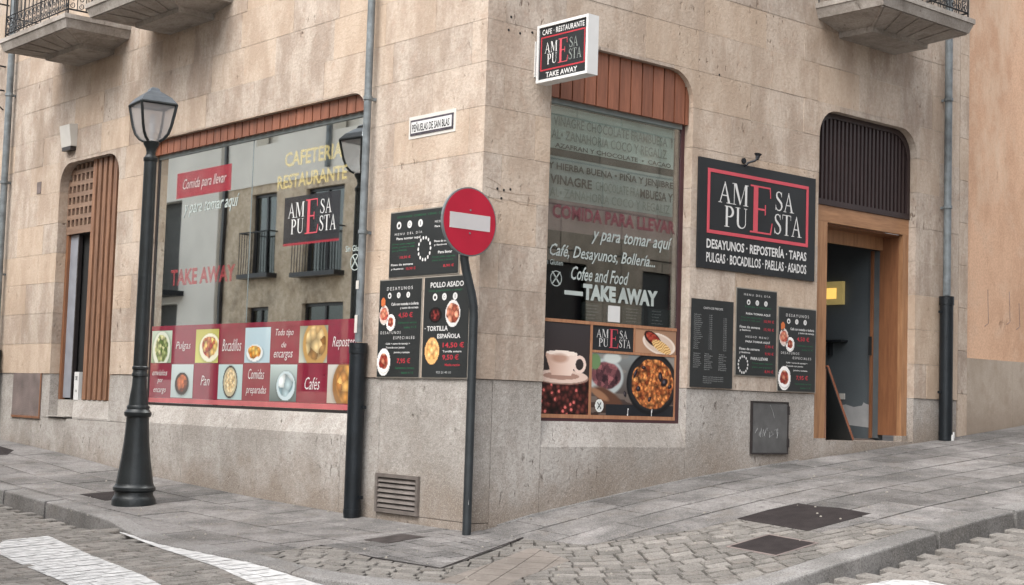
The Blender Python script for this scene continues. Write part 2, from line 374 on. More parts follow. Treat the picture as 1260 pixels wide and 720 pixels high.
def arch(u0, v0, u1, v1, r, n=6):
    p = [(u0, v0), (u1, v0)]
    for i in range(n+1): t = i/n*math.pi/2; p.append((u1-r+r*math.cos(t), v1-r+r*math.sin(t)))
    for i in range(n+1): t = math.pi/2+i/n*math.pi/2; p.append((u0+r+r*math.cos(t), v1-r+r*math.sin(t)))
    return p

# ------------------------------------------------------------------ terrain
LX = [-60,-30,-10.35,-9.4,-8,-6.7,-4.5,-3.6,-2.2,-1.3,0]; LZ = [2.4,1.3,.36,.313,.24,.14,.045,.01,-.025,-.045,-.05]
RY = [-14,-4,-1.6,-.7,-.2,0,.2,.75,1.8,2.9,4.75,7.2,9.0,30,60]; RZ = [-.85,-.29,-.16,-.105,-.068,-.05,-.025,.085,.244,.394,.585,.81,1.0,3.2,5]
def H(x, y):
    a = float(np.interp(x, LX, LZ)) if x < 0 else -.05-.05*min(x, 14)
    b = float(np.interp(y, RY, RZ))+.05
    return a+b
def sstep(a, b, x):
    t = min(1, max(0, (x-a)/(b-a))); return t*t*(3-2*t)
def drop(x, y):
    s1 = sstep(-2.5, -3.6, x) if y < .5 else 0
    s2 = sstep(-.3, 1.5, y) if x > .5 else 0
    return .018+.115*max(s1, s2)
def RH(x, y): return H(x, y)-drop(x, y)
KI = [(-30,-1.62),(-14,-1.62),(-3.9,-1.60),(-3.2,-1.66),(-2.5,-1.84),(-1.8,-1.98),(.55,-1.98),(1.1,-1.80),(1.7,-1.42),(2.2,-.98),(2.62,-.42),(2.86,.1),(2.93,.6),(2.95,1.4),(2.95,14),(2.95,30)]
KO = [(-30,-1.84),(-14,-1.84),(-3.85,-1.82),(-3.1,-1.88),(-2.4,-2.06),(-1.7,-2.20),(.7,-2.20),(1.25,-2.0),(1.87,-1.6),(2.4,-1.12),(2.84,-.5),(3.08,.06),(3.15,.6),(3.17,1.4),(3.17,14),(3.17,30)]
def sheet(poly, zf, name, m, step=.5, **kw):
    den = []
    for p, q_ in zip(poly, poly[1:]+poly[:1]):
        k = max(1, int(math.dist(p, q_)/.3)); den += [(p[0]+(q_[0]-p[0])*i/k, p[1]+(q_[1]-p[1])*i/k) for i in range(k)]
    poly = den
    xs = [p[0] for p in poly]; ys = [p[1] for p in poly]
    pts = [Vector(p) for p in poly]; n = len(pts); fs = [list(range(n))]
    x = min(xs)
    while x < max(xs):
        y = min(ys)
        while y < max(ys): pts.append(Vector((x+.0013, y+.0017))); y += step
        x += step
    V, E, F, a, b, of = delaunay_2d_cdt(pts, [], fs, 1, 1e-6)
    mb = MB(); mb.v = [(p.x, p.y, zf(p.x, p.y)) for p in V]; mb.f = [list(f) for f, o in zip(F, of) if 0 in o]
    return mb.build(name, m, None, True, **kw)
g = MB(); gs = [-200,-120,-60,-30,-14,-5,0,3,8,14,40,90,200]; hs_ = [-200,-120,-60,-14,-6,0,4,9,16,30,60,120,200]
for x in gs:
    for y in hs_: g.v.append((x, y, min(H(x, y), 9)-.32))
for i in range(len(gs)-1):
    for j in range(len(hs_)-1): k = i*len(hs_)+j; g.f.append([k, k+len(hs_), k+len(hs_)+1, k+1])
g.build('ground', 'ground', kind='structure')
pavement = sheet([(p[0], p[1]) for p in KI]+[(-.0,30),(-.0,0),(-30,0)], lambda x, y: H(x, y)-.022, 'pavement', 'bed', .25, kind='structure')
road = sheet([(-30,-1.84),(-3.85,-1.82),(-3.1,-1.88),(-2.4,-2.06),(-1.7,-2.20),(.7,-2.20),(1.25,-2.0),(1.87,-1.6),(2.6,-.9),(12,-9.5),(12,-14),(-30,-14)], lambda x, y: RH(x, y)-.017, 'road', 'roadbed', .25, kind='structure')
road2 = sheet([(2.6,-.9),(2.84,-.5),(3.08,.06),(3.15,.6),(3.17,1.4),(3.17,30),(11.5,30),(12,-9.5)], lambda x, y: RH(x, y)-.017, 'road', 'roadbed', .25, kind='structure')

def inpoly(x, y, P):
    c = False; j = len(P)-1
    for i in range(len(P)):
        if (P[i][1] > y) != (P[j][1] > y) and x < (P[j][0]-P[i][0])*(y-P[i][1])/(P[j][1]-P[i][1])+P[i][0]: c = not c
        j = i
    return c
# kerb stones ------------------------------------------------------
def plen(P): 
    s = [0]
    for a, b in zip(P, P[1:]): s.append(s[-1]+math.dist(a, b))
    return s
sI, sO = plen(KI), plen(KO)
def pat(P, S, t):
    L_ = t*S[-1]
    return float(np.interp(L_, S, [p[0] for p in P])), float(np.interp(L_, S, [p[1] for p in P]))
# walk both lines vertex-fraction-wise so pieces stay square
def kpt(P, q): i = min(int(q), len(P)-2); f_ = q-i; return (P[i][0]+(P[i+1][0]-P[i][0])*f_, P[i][1]+(P[i+1][1]-P[i][1])*f_)
q = 0.0; brk = [0.0]; acc = 0
lens = [1.15, .95, 1.05, 1.2, 1.0]
while q < len(KO)-1.001:
    if q < 1.02: q += .35 if q < 1 else .02; brk.append(min(q, 1.0) if q < 1.03 else q); continue
    tgt = random.choice(lens); a = kpt(KO, q); d = 0
    while d < tgt and q < len(KO)-1.001:
        q = min(q+.004, len(KO)-1.001); b = kpt(KO, q); d += math.dist(a, b); a = b
    brk.append(q)
    if a[1] > 13: break
for a, b in zip(brk, brk[1:]):
    if b-a < .01: continue
    mb = MB(); n = 4; rows = []
    for k in range(n+1):
        t = a+(b-a)*(k/n)
        if k == 0: t += .004/1
        i_, o_ = kpt(KI, t), kpt(KO, t); dx, dy = o_[0]-i_[0], o_[1]-i_[1]; L_ = math.hypot(dx, dy); ux, uy = dx/L_, dy/L_
        z = H(*o_); zi = H(*i_)
        rows.append([(i_[0]+ux*.006, i_[1]+uy*.006, zi-.1), (i_[0]+ux*.006, i_[1]+uy*.006, zi+.002), (o_[0]-ux*.018, o_[1]-uy*.018, z+.002), (o_[0]-ux*.004, o_[1]-uy*.004, z-.006), (o_[0], o_[1], z-.018), (o_[0]+ux*.006, o_[1]+uy*.006, z-drop(*o_)-.06)])
    for r_ in rows: mb.v += r_
    for k in range(n):
        for j in range(5): p_ = k*6+j; mb.f.append([p_, p_+1, p_+7, p_+6])
    mb.f.append([0,1,2,3,4,5]); mb.f.append([n*6+j for j in range(6)][::-1])
    mb.build('kerb_stone', 'kerb', pavement)
# covers and patches let into the pavement ---------------------------
PATCH1 = [(1.57,1.67),(2.33,1.66),(2.34,2.52),(1.98,2.55),(1.80,2.49),(1.57,2.50),(1.55,2.1)]
PATCH2 = rect(2.17,.87,2.64,1.36)
SMALL = [(-.36,-.88),(-.04,-.88),(-.10,-.42),(-.40,-.44)]
LAMPC = rect(-4.95,-1.30,-4.35,-.85)
BUFF = [(2.05,-1.55),(1.72,-.92),(1.45,-.18),(.83,-.03),(1.15,-.75),(1.55,-1.72)]
CORN = [(-.34,-1.32),(.40,-1.34),(1.09,-1.20),(.50,.14),(0,.12),(-.34,-.04)]
SETTP = [(-.34,-1.32)]+[(-.34,-1.98),(.55,-1.98),(1.1,-1.80),(1.7,-1.42),(2.2,-.98),(2.62,-.42),(2.86,.1),(2.93,.6),(2.95,1.4),(2.95,2.35),(2.5,2.2),(2.45,1.66),(1.58,1.66),(1.56,1.16),(1.27,.55),(1.13,.28),(.50,.14),(1.09,-1.20),(.40,-1.34)]
def flat_cover(poly, name, label, cat, m, dz=.001, inset=.0, kids=None):
    cx = sum(p[0] for p in poly)/len(poly); cy = sum(p[1] for p in poly)/len(poly); z0 = H(cx, cy)
    t = thing(name, label, cat, Matrix.Translation((cx, cy, z0)))
    prism(poly, [], lambda x, y: (x-cx, y-cy, H(x, y)-z0+dz), lambda x, y: (x-cx, y-cy, H(x, y)-z0-.03), 'plate', m, t)
    return t, cx, cy, z0
flat_cover(PATCH1, 'asphalt_patch', 'large dark asphalt patch let into the granite pavement on the doorway side', 'asphalt patch', 'cover', .003)
t, cx, cy, z0 = flat_cover(PATCH2, 'utility_cover', 'smaller square dark cover among the setts beside the right kerb', 'utility cover', 'cover', .002)
fr = MB()
for a, b in (((2.15,.85),(2.66,.87)),((2.15,1.36),(2.66,1.38)),((2.15,.87),(2.17,1.36)),((2.64,.87),(2.66,1.36))):
    P4 = rect(a[0], a[1], b[0], b[1]); fr.hexa([(x-cx, y-cy, H(x, y)-z0-.03) for x, y in P4], [(x-cx, y-cy, H(x, y)-z0+.003) for x, y in P4])
fr.build('frame', 'rust', t)
flat_cover(SMALL, 'utility_cover', 'small brown metal cover in the pavement under the louvred wall vent', 'utility cover', 'darkrust', .003)
flat_cover(LAMPC, 'utility_cover', 'thin dark cover just left of the street lamp foot', 'utility cover', 'cover', .003)
flat_cover([(-9.6,-1.1),(-8.9,-1.25),(-8.6,-.6),(-9.0,-.35),(-10.2,-.3)], 'asphalt_patch', 'dark worn patch on the pavement at the far left', 'asphalt patch', 'cover', .002)
# slabs -------------------------------------------------------------------
HOLES = [PATCH1, PATCH2, SMALL, LAMPC, BUFF, CORN]
def lay(region, xs, ys, mode, jit, name='slab', holes=()):
    """courses of slabs clipped to the region; mode 'x': courses run along x"""
    for ci in range(len(ys)-1):
        a0, a1 = ys[ci], ys[ci+1]; s = xs[0]+random.uniform(0, .4)-.5
        while s < xs[1]:
            L_ = random.uniform(*xs[2]); g_ = random.uniform(.006, .011) if name == 'slab' else .005
            P = rect(s+g_, a0+g_, s+L_-g_, a1-g_) if mode == 'x' else rect(a0+g_, s+g_, a1-g_, s+L_-g_)
            s += L_
            dz = random.uniform(-.002, .002)
            prism(P, holes, lambda x, y: (x, y, H(x, y)+dz), lambda x, y: (x, y, H(x, y)-.05), name, 'slab', pavement, inside=region)
regL = [(-14,-1.62),(-3.9,-1.60),(-3.2,-1.66),(-2.5,-1.84),(-1.8,-1.98),(-.34,-1.98),(-.34,-.04),(-.3,-.0),(-14,0)]
lay(regL, (-14, -.3, (.7, 1.15)), [-1.99,-1.55,-1.04,-.52,.01], 'x', 0, holes=[SMALL, LAMPC, [(-9.6,-1.1),(-8.9,-1.25),(-8.6,-.6),(-9.0,-.35),(-10.2,-.3)]])
regR = [(0,.12),(.50,.14),(1.13,.28),(1.27,.55),(1.56,1.16),(1.58,1.66),(2.45,1.66),(2.5,2.2),(2.95,2.35),(2.95,13),(0,13)]
lay(regR, (0, 13, (.45, .95)), [0,.40,.82,1.22,1.66,2.10,2.52,2.96], 'y', 0, holes=[PATCH1])
lay(CORN, (-.6, 1.2, (.25,.34)), [-1.35+.165*i for i in range(10)], 'x', 0, name='paving_block')
# buff tactile tiles, laid on the diagonal
ang = math.atan2(-.05+1.3, .95-1.75); ux, uy = math.cos(ang), math.sin(ang); vx, vy = -uy, ux
for i in range(-8, 9):
    for j in range(-3, 4):
        ox, oy = 1.45+ux*i*.235+vx*(j*.22), -.8+uy*i*.235+vy*(j*.22)
        if j % 2: ox += ux*.117; oy += uy*.117
        P = [(ox+ux*a+vx*b, oy+uy*a+vy*b) for a, b in ((.005,.003),(.230,.003),(.230,.217),(.005,.217))]
        prism(P, [], lambda x, y: (x, y, H(x, y)+.001), lambda x, y: (x, y, H(x, y)-.05), 'paving_tile', 'buff', pavement, inside=BUFF)
# setts -----------------------------------------------------------------------
def sett_mesh(l_, w_):
    j = lambda k: random.uniform(-k, k); mb = MB(); hw, hl = w_/2, l_/2
    base = [(-hl,-hw),(hl,-hw),(hl,hw),(-hl,hw)]
    base = [(x+j(.004), y+j(.003)) for x, y in base]
    for (x, y) in base: mb.v.append((x, y, -.05))
    for (x, y) in base: mb.v.append((x, y, -.009+j(.001)))
    for (x, y) in base: mb.v.append((x*.93+j(.003), y*.90+j(.002), j(.0015)))
    mb.f = [[8,9,10,11]]+[[i, (i+1)%4, 4+(i+1)%4, 4+i] for i in range(4)]+[[4+i, 4+(i+1)%4, 8+(i+1)%4, 8+i] for i in range(4)]
    return mb
VAR = []
for i in range(16): mb = sett_mesh(.183+random.uniform(-.012,.008), .100); VAR.append((mb, mb.mesh('sett', 'sett')))
VARR = []
for i in range(16): mb = sett_mesh(.197+random.uniform(-.012,.008), .116); VARR.append((mb, mb.mesh('sett', 'sett')))
def frame_at(x, y, th, zf, dz=0):
    e = .05; nx = -(zf(x+e, y)-zf(x-e, y))/(2*e); ny = -(zf(x, y+e)-zf(x, y-e))/(2*e)
    n_ = Vector((nx+random.uniform(-.010,.010), ny+random.uniform(-.010,.010), 1)).normalized(); u_ = Vector((math.cos(th), math.sin(th), 0)); u_ = (u_-n_*u_.dot(n_)).normalized(); v_ = n_.cross(u_)
    return Matrix(((u_.x,v_.x,n_.x,x),(u_.y,v_.y,n_.y,y),(u_.z,v_.z,n_.z,zf(x, y)+dz),(0,0,0,1)))
camxy = Vector((10.028, -8.303, 1.073))
def vis(x, y, z):
    d = Vector((x, y, z))-camxy; dep = d.dot(fw)
    if dep < .5: return None
    return 630+1831.6*d.dot(rt)/dep, 360+1831.6*d.dot(dn)/dep, dep
def place_setts(spots, parent, zf, var):
    near = []; rest = []
    for s in spots:
        v_ = vis(s[0], s[1], zf(s[0], s[1]))
        (near if v_ and -10 < v_[0] < 1270 and v_[1] < 728 else rest).append((v_[2] if v_ else 99, s))
    near.sort(key=lambda t: t[0]); rest += near[290:]; near = near[:290]
    for d, (x, y, th) in near:
        mb, me = random.choice(var); link(me, 'sett', parent, frame_at(x, y, th, zf, random.uniform(-.003,.003)))
    if rest:
        big = MB()
        for d, (x, y, th) in rest:
            mb, me = random.choice(var); mt = frame_at(x, y, th, zf, random.uniform(-.003,.003)); k = len(big.v)
            big.v += [tuple(mt @ Vector(p)) for p in mb.v]; big.f += [[k+i for i in f] for f in mb.f]
        big.build('sett_field', 'sett', parent, kind='stuff')
    return [s for _, s in near]+[s for _, s in rest]
spots = []; edge_setts = []; CX, CY = -2.4, 2.6; r_ = 3.2
while r_ < 6.4:
    n = int(2*math.pi*r_/.197); off = random.random()
    for i in range(n):
        t_ = (i+off)/n*2*math.pi; x, y = CX+r_*math.cos(t_), CY+r_*math.sin(t_)
        c_, s_ = math.cos(t_+math.pi/2), math.sin(t_+math.pi/2)
        cr = [(x+c_*a-s_*b, y+s_*a+c_*b) for a, b in ((-.091,-.049),(.091,-.049),(.091,.049),(-.091,.049))]
        OUT_ = (PATCH1, rect(2.15,.85,2.66,1.38), BUFF)
        ins = [inpoly(p[0], p[1], SETTP) and not any(inpoly(p[0], p[1], h) for h in OUT_) for p in cr]
        if all(ins): spots.append((x, y, t_+math.pi/2))
        elif any(ins): edge_setts.append(cr)
    r_ += .111
place_setts(spots, pavement, H, VAR)
em = MB()
for cr in edge_setts:            # setts cut to the edge of slabs, covers and kerb
    V_, F_, B_ = cut(cr, (PATCH1, rect(2.15,.85,2.66,1.38), BUFF), SETTP)
    if not F_: continue
    dz = random.uniform(-.003, .002); k = len(em.v); n_ = len(V_)
    em.v += [(p.x, p.y, H(p.x, p.y)+dz) for p in V_]+[(p.x, p.y, H(p.x, p.y)-.05) for p in V_]
    em.f += [[k+i for i in f] for f in F_]+[[k+b, k+a, k+n_+a, k+n_+b] for a, b in B_]
em.build('cut_setts', 'sett', pavement, kind='stuff')
# road setts: courses across each street
rs = []; x = -9.5; k = 0
while x < 3.6:
    y = -6.0+(k % 2)*.1+random.uniform(-.02,.02)
    while y < -1.8:
        if inpoly(x, y, [(-30,-1.92),(-3.85,-1.90),(-3.1,-1.96),(-2.4,-2.14),(-1.7,-2.28),(.7,-2.28),(1.25,-2.08),(1.87,-1.68),(2.6,-.9),(3.6,-1.9),(3.6,-6),(-30,-6)]): rs.append((x, y, math.pi/2))
        y += .212
    x += .13; k += 1
left_setts = place_setts(rs, road, RH, VARR)
KOG = [(p[0]+(.09 if p[0] > 1 else 0), p[1]-(.07 if p[0] < 2.9 else 0)) for p in KO]+[(-30,30)]; rs = []; y = -3.2; k = 0
while y < 9:
    x = .95+(k % 2)*.1+random.uniform(-.02,.02)
    while x < 6.4:
        if not (x < 3.72 and y < -1.9) and not inpoly(x, y, KOG): rs.append((x, y, 0.0))
        x += .212
    y += .13; k += 1
right_setts = place_setts(rs, road2, RH, VARR)
# painted stripes: the worn tops of the setts under each stripe
def clip(P, Q):
    def side(p, a, b): return (b[0]-a[0])*(p[1]-a[1])-(b[1]-a[1])*(p[0]-a[0])
    out = P
    for a, b in zip(Q, Q[1:]+Q[:1]):
        src, out = out, []
        for i in range(len(src)):
            p, q_ = src[i-1], src[i]; sp, sq = side(p, a, b), side(q_, a, b)
            if (sp >= 0) != (sq >= 0): f_ = sp/(sp-sq); out.append(tuple(p[k]+(q_[k]-p[k])*f_ for k in range(2)))
            if sq >= 0: out.append(q_)
        if len(out) < 3: return []
    return out
def stripe(Q, zf, label, road_spots, ang0):
    me = MB()
    # paint skin bridging the joints, a little lower than the sett tops, then the crowns of the setts
    xs = [p[0] for p in Q]; ys = [p[1] for p in Q]; st = .1
    x = min(xs)-.1; 
    while x < max(xs)+.1:
        y = min(ys)-.1
        while y < max(ys)+.1:
            P = clip(rect(x, y, x+st, y+st), Q)
            if P: me.poly([(a, b, zf(a, b)+.0018) for a, b in P])
            y += st
        x += st
    for (x, y, th) in road_spots:
        if not inpoly(x, y, [(a+(a-sum(xs)/len(xs))*.3, b+(b-sum(ys)/len(ys))*.6) for a, b in Q]): continue
        c_, s_ = math.cos(th), math.sin(th); P = [(x+c_*a-s_*b, y+s_*a+c_*b) for a, b in ((-.097,-.056),(.097,-.056),(.097,.056),(-.097,.056))]
        P = clip(P, Q)
        if P and random.random() > .03: h_ = random.uniform(.0035,.0065); me.poly([(a, b, zf(a, b)+h_) for a, b in P])
    me.build('road_marking', 'paint', kind='structure', label=label)
stripe([(-1.95,-3.42),(3.4,-4.12),(3.4,-3.62),(.4,-3.16),(-2.50,-2.70),(-2.46,-3.14)], RH, 'wide white zebra crossing bar painted on the setts at the lower left', left_setts, 0)
stripe([(-2.35,-2.12),(-1.7,-2.42),(1.1,-2.66),(3.0,-2.95),(3.0,-2.5),(1.2,-2.23)], RH, 'white zebra crossing bar painted tight against the flush kerb', left_setts, 0)
stripe([(3.42,.7),(3.9,.2),(5.2,.2),(5.2,.95),(4.0,1.30),(3.66,1.34),(3.48,1.2)], RH, 'worn white zebra bar end at the lower right', right_setts, 0)
# thin dark service channel outlining the corner paving
ch = MB()
for a, b in zip([(-.34,-1.33),(.40,-1.35),(1.10,-1.20)], [(.40,-1.35),(1.10,-1.20),(.51,.15)]):
    d = Vector((b[0]-a[0], b[1]-a[1])).normalized()*.012; n_ = Vector((-d.y, d.x))
    P = [(a[0]+n_.x, a[1]+n_.y), (b[0]+n_.x, b[1]+n_.y), (b[0]-n_.x, b[1]-n_.y), (a[0]-n_.x, a[1]-n_.y)]
    ch.poly([(x, y, H(x, y)+.004) for x, y in P])
ch.build('service_joint', 'cover', pavement)
# grit
gr = MB()
for i in range(260):
    if i < 120: x, y = random.uniform(-6, -.3), random.uniform(-2.0, -.02)
    elif i < 200: x, y = random.uniform(.05, 2.8), random.uniform(.3, 8)
    else: x, y = random.uniform(.0, 2.2), random.uniform(-1.6, 1.2)
    r_ = random.choice([.004, .006, .006, .010]); z = H(x, y)
    gr.hexa([(x-r_, y-r_, z-.002), (x+r_, y-r_, z-.002), (x+r_*.8, y+r_, z-.002), (x-r_, y+r_*.9, z-.002)], [(x-r_*.6, y-r_*.5, z+r_), (x+r_*.5, y-r_*.6, z+r_*.8), (x+r_*.5, y+r_*.6, z+r_), (x-r_*.5, y+r_*.5, z+r_*1.1)])
gr.build('grit', 'edge', kind='stuff', label='small pale grit and crumbs scattered on the pavement', category='grit')

# ------------------------------------------------------------------ corner building
BL = thing('corner_building', 'sandstone corner building with shop windows, granite plinth and stone balconies', 'building')
ZC = [1.28,1.68,2.085,2.49,2.885,3.285,3.70,4.10,4.485,4.90,5.30,5.70,6.10,6.5,6.9]
OW = arch(-6.28,.70,-1.83,4.09,.22); OD = arch(-8.82,.72,-7.09,4.06,.30)            # left facade openings
RW_ = arch(.79,.68,2.72,4.45,.30); RD = arch(4.77,.2,6.62,4.42,.30)                   # right facade openings
def PL(u, v, w_): return (u, -w_, v)
def PR(u, v, w_): return (w_, u, v)
q0 = .21; D = .21; GAP = .0022
def blocks(Pf, u0, u1, holes, left, seed):
    rnd = random.Random(seed)
    for k in range(len(ZC)-1):
        v0, v1 = ZC[k]+GAP, ZC[k+1]-GAP; owner = (k % 2 == 0)           # even courses: left facade owns the corner
        a, b = u0, u1
        if left: b = 0 if owner else -q0-GAP*2
        else: a = 0 if not owner else q0+GAP*2
        pos = b if left else a; first = True
        while (pos > a if left else pos < b):
            L_ = rnd.uniform(.62, 1.25)
            if first and (left == owner): L_ = rnd.uniform(.55, .8) if not left else rnd.uniform(.7, .9)
            e = pos-L_ if left else pos+L_
            if left and e < a+.3: e = a
            if not left and e > b-.3: e = b
            lo, hi = (e, pos) if left else (pos, e)
            lo2 = lo+(GAP if not (lo == 0 and not left) else 0); hi2 = hi-(GAP if hi != 0 else 0)
            pr_ = 0 if first else rnd.uniform(-.0025, .0025)
            prism(rect(lo2, v0, hi2, v1), holes, lambda u, v: Pf(u, v, pr_), lambda u, v: Pf(u, v, -D), 'stone_block', 'sand', BL)
            pos = e; first = False
blocks(PL, -14.0, 0, [OW, OD], True, 3)
blocks(PR, 0, 7.52, [RW_, RD], False, 11)
# granite plinth: large slabs, set a little back
def plinth(Pf, us, holes, left, zb):
    for a, b, v0, v1 in us:
        a_, b_ = a+.003, b-.003
        if not left and a == 0: a_ = 0
        if left and b == 0: b_ = -.19
        prism(rect(a_, v0, b_, v1), holes, lambda u, v: Pf(u, v, -.012), lambda u, v: Pf(u, v, -.2), 'granite_slab', 'granite', BL)
T_ = 1.277
plinth(PL, [(-14,-12,-.3,T_),(-12,-10.6,-.3,T_),(-10.6,-9.03,-.3,T_),(-9.03,-8.3,-.3,.7),(-9.03,-8.82,.706,T_),(-8.3,-7.09,-.3,.7),(-7.09,-6.28,.706,T_),(-7.09,-5.2,-.3,.7),(-5.2,-3.6,-.3,.7),(-3.6,-2.05,-.3,.7),(-2.05,-1.83,-.3,.7),(-1.83,-1.42,-.3,T_),(-1.42,-1.06,-.3,.02),(-1.06,-.76,-.3,.02),(-1.42,-.012,.026,T_)], [OW, OD], True, 0)
plinth(PL, [(-.76,-.012,-.3,.02)], [], True, 0)
cb = MB(); 
plinth(PR, [(.203,.79,-.3,T_),(.79,2.72,-.3,.672),(2.72,4.77,-.3,T_),(6.62,7.0,-.3,T_),(7.0,7.52,-.3,T_)], [RW_, RD], False, 0)
# step of the plinth along the right pavement (pale mortar fillet) and left
fl = MB(); ys = [.3+i*.42 for i in range(11)]
for a, b in zip(ys, ys[1:]):
    za, zb = H(0, a), H(0, b); fl.hexa([(-.012,a,za-.02),(.018,a,za-.02),(.018,b,zb-.02),(-.012,b,zb-.02)], [(-.012,a,za+.012),(.006,a,za+.006),(.008,b,zb+.007),(-.012,b,zb+.014)])
fl.build('mortar_fillet', 'kerb', BL)
# backing sheets (mortar seen in the joints) 
def grow(P, k):
    cx = (min(p[0] for p in P)+max(p[0] for p in P))/2; cy = (min(p[1] for p in P)+max(p[1] for p in P))/2
    return [(p[0]+(k if p[0] > cx else -k), p[1]+(k if p[1] > cy else -k)) for p in P]
prism(rect(-14,1.29,-.012,7), [grow(OW,.008), grow(OD,.008)], lambda u, v: PL(u, v, -.0032), lambda u, v: PL(u, v, -.2), 'mortar_core', 'mortar', BL)
prism(rect(.012,1.29,7.52,7), [grow(RW_,.008), grow(RD,.008)], lambda u, v: PR(u, v, -.0032), lambda u, v: PR(u, v, -.2), 'mortar_core', 'mortar', BL)
mb = MB(); mb.box((-14,.0,6.9),(0,.4,7.4)).box((-.4,.4,6.9),(0,7.5,7.4)).box((-14.2,-.35,7.4),(.35,.4,7.6)).box((-.4,.4,7.4),(.35,7.6,7.6)); mb.build('upper_wall', 'sand', BL)
mb = MB(); mb.box((-13.8,.3,7.3),(-.3,7.4,7.35)); mb.build('roof', 'ground', BL)
def local(Mx, parent):   # empty-less helper: children get the wall matrix
    pass
def part_w(mb, name, m, parent, Mx, smooth=False, **kw):
    if isinstance(mb, TX):
        for q_ in mb.l: part_w(q_, name, m, parent, Mx)
        return
    o = mb.build(name, m, parent, smooth, **kw); o.matrix_local = Mx; return o
# sloping sills
def sill(Mx, u0, u1, vb, vt, w0, parent):
    mb = MB(); mb.hexa([(u0+.004,vb,-.013),(u1-.004,vb,-.013),(u1-.004,vb,-.22),(u0+.004,vb,-.22)], [(u0+.004,vb+.02,-.013),(u1-.004,vb+.02,-.013),(u1-.004,vt,w0),(u0+.004,vt,w0)])
    mb.poly([(u0+.004,vt,w0),(u1-.004,vt,w0),(u1-.004,vt,-.22),(u0+.004,vt,-.22)])
    part_w(mb, 'sill', 'granite', parent, Mx)
# ---- text and logo tools -----------------------------------------------------
def text_mesh(body, bold=0, shear=0, space=1.0):
    cu = bpy.data.curves.new('t', 'FONT'); cu.body = body; cu.resolution_u = 2; cu.offset = bold; cu.shear = shear; cu.space_character = space
    ob = bpy.data.objects.new('t', cu); me = bpy.data.meshes.new_from_object(ob)
    vs = [tuple(v.co) for v in me.vertices]; fs = [list(p.vertices) for p in me.polygons]
    bpy.data.objects.remove(ob); bpy.data.curves.remove(cu); bpy.data.meshes.remove(me)
    return vs, fs
def add_text(mb, body, u0, v0, u1, v1, w_, bold=.012, shear=0, space=1.0, slope=0):
    """fit the words into the box u0..u1, v0..v1"""
    if isinstance(mb, TX): m = MB(); mb.l.append(m); return add_text(m, body, u0, v0, u1, v1, w_, bold, shear, space, slope)
    vs, fs = text_mesh(body, bold, shear, space)
    if not vs: return mb
    xs = [v[0] for v in vs]; ys = [v[1] for v in vs]; x0, x1, y0, y1 = min(xs), max(xs), min(ys), max(ys); k = len(mb.v)
    for v in vs:
        fx = (v[0]-x0)/(x1-x0); mb.v.append((u0+(u1-u0)*fx, v0+(v1-v0)*(v[1]-y0)/(y1-y0)+slope*fx, w_))
    mb.f += [[k+i for i in f] for f in fs]; return mb
class TX:
    """one mesh per line of writing"""
    def __init__(s): s.l = []
    def ring(s, *a): m = MB(); m.ring(*a); s.l.append(m)
    def poly(s, p): m = MB(); m.poly(p); s.l.append(m)
def ribbon(pts, ws):
    out = []
    for i in range(len(pts)):
        a, b = Vector(pts[max(i-1,0)]), Vector(pts[min(i+1,len(pts)-1)]); d = (b-a).normalized(); n_ = Vector((-d.y, d.x))*ws[i]/2
        out.append((Vector(pts[i])+n_, Vector(pts[i])-n_))
    return [[out[i][0], out[i][1], out[i+1][1], out[i+1][0]] for i in range(len(out)-1)]
def bar(x0, y0, x1, y1): return [[(x0,y0),(x1,y0),(x1,y1),(x0,y1)]]
def arc(cx, cy, rx, ry, a0, a1, n, wf):
    pts = [(cx+rx*math.cos(R(a0+(a1-a0)*i/n)), cy+ry*math.sin(R(a0+(a1-a0)*i/n))) for i in range(n+1)]
    return ribbon(pts, [wf(R(a0+(a1-a0)*i/n)) for i in range(n+1)])
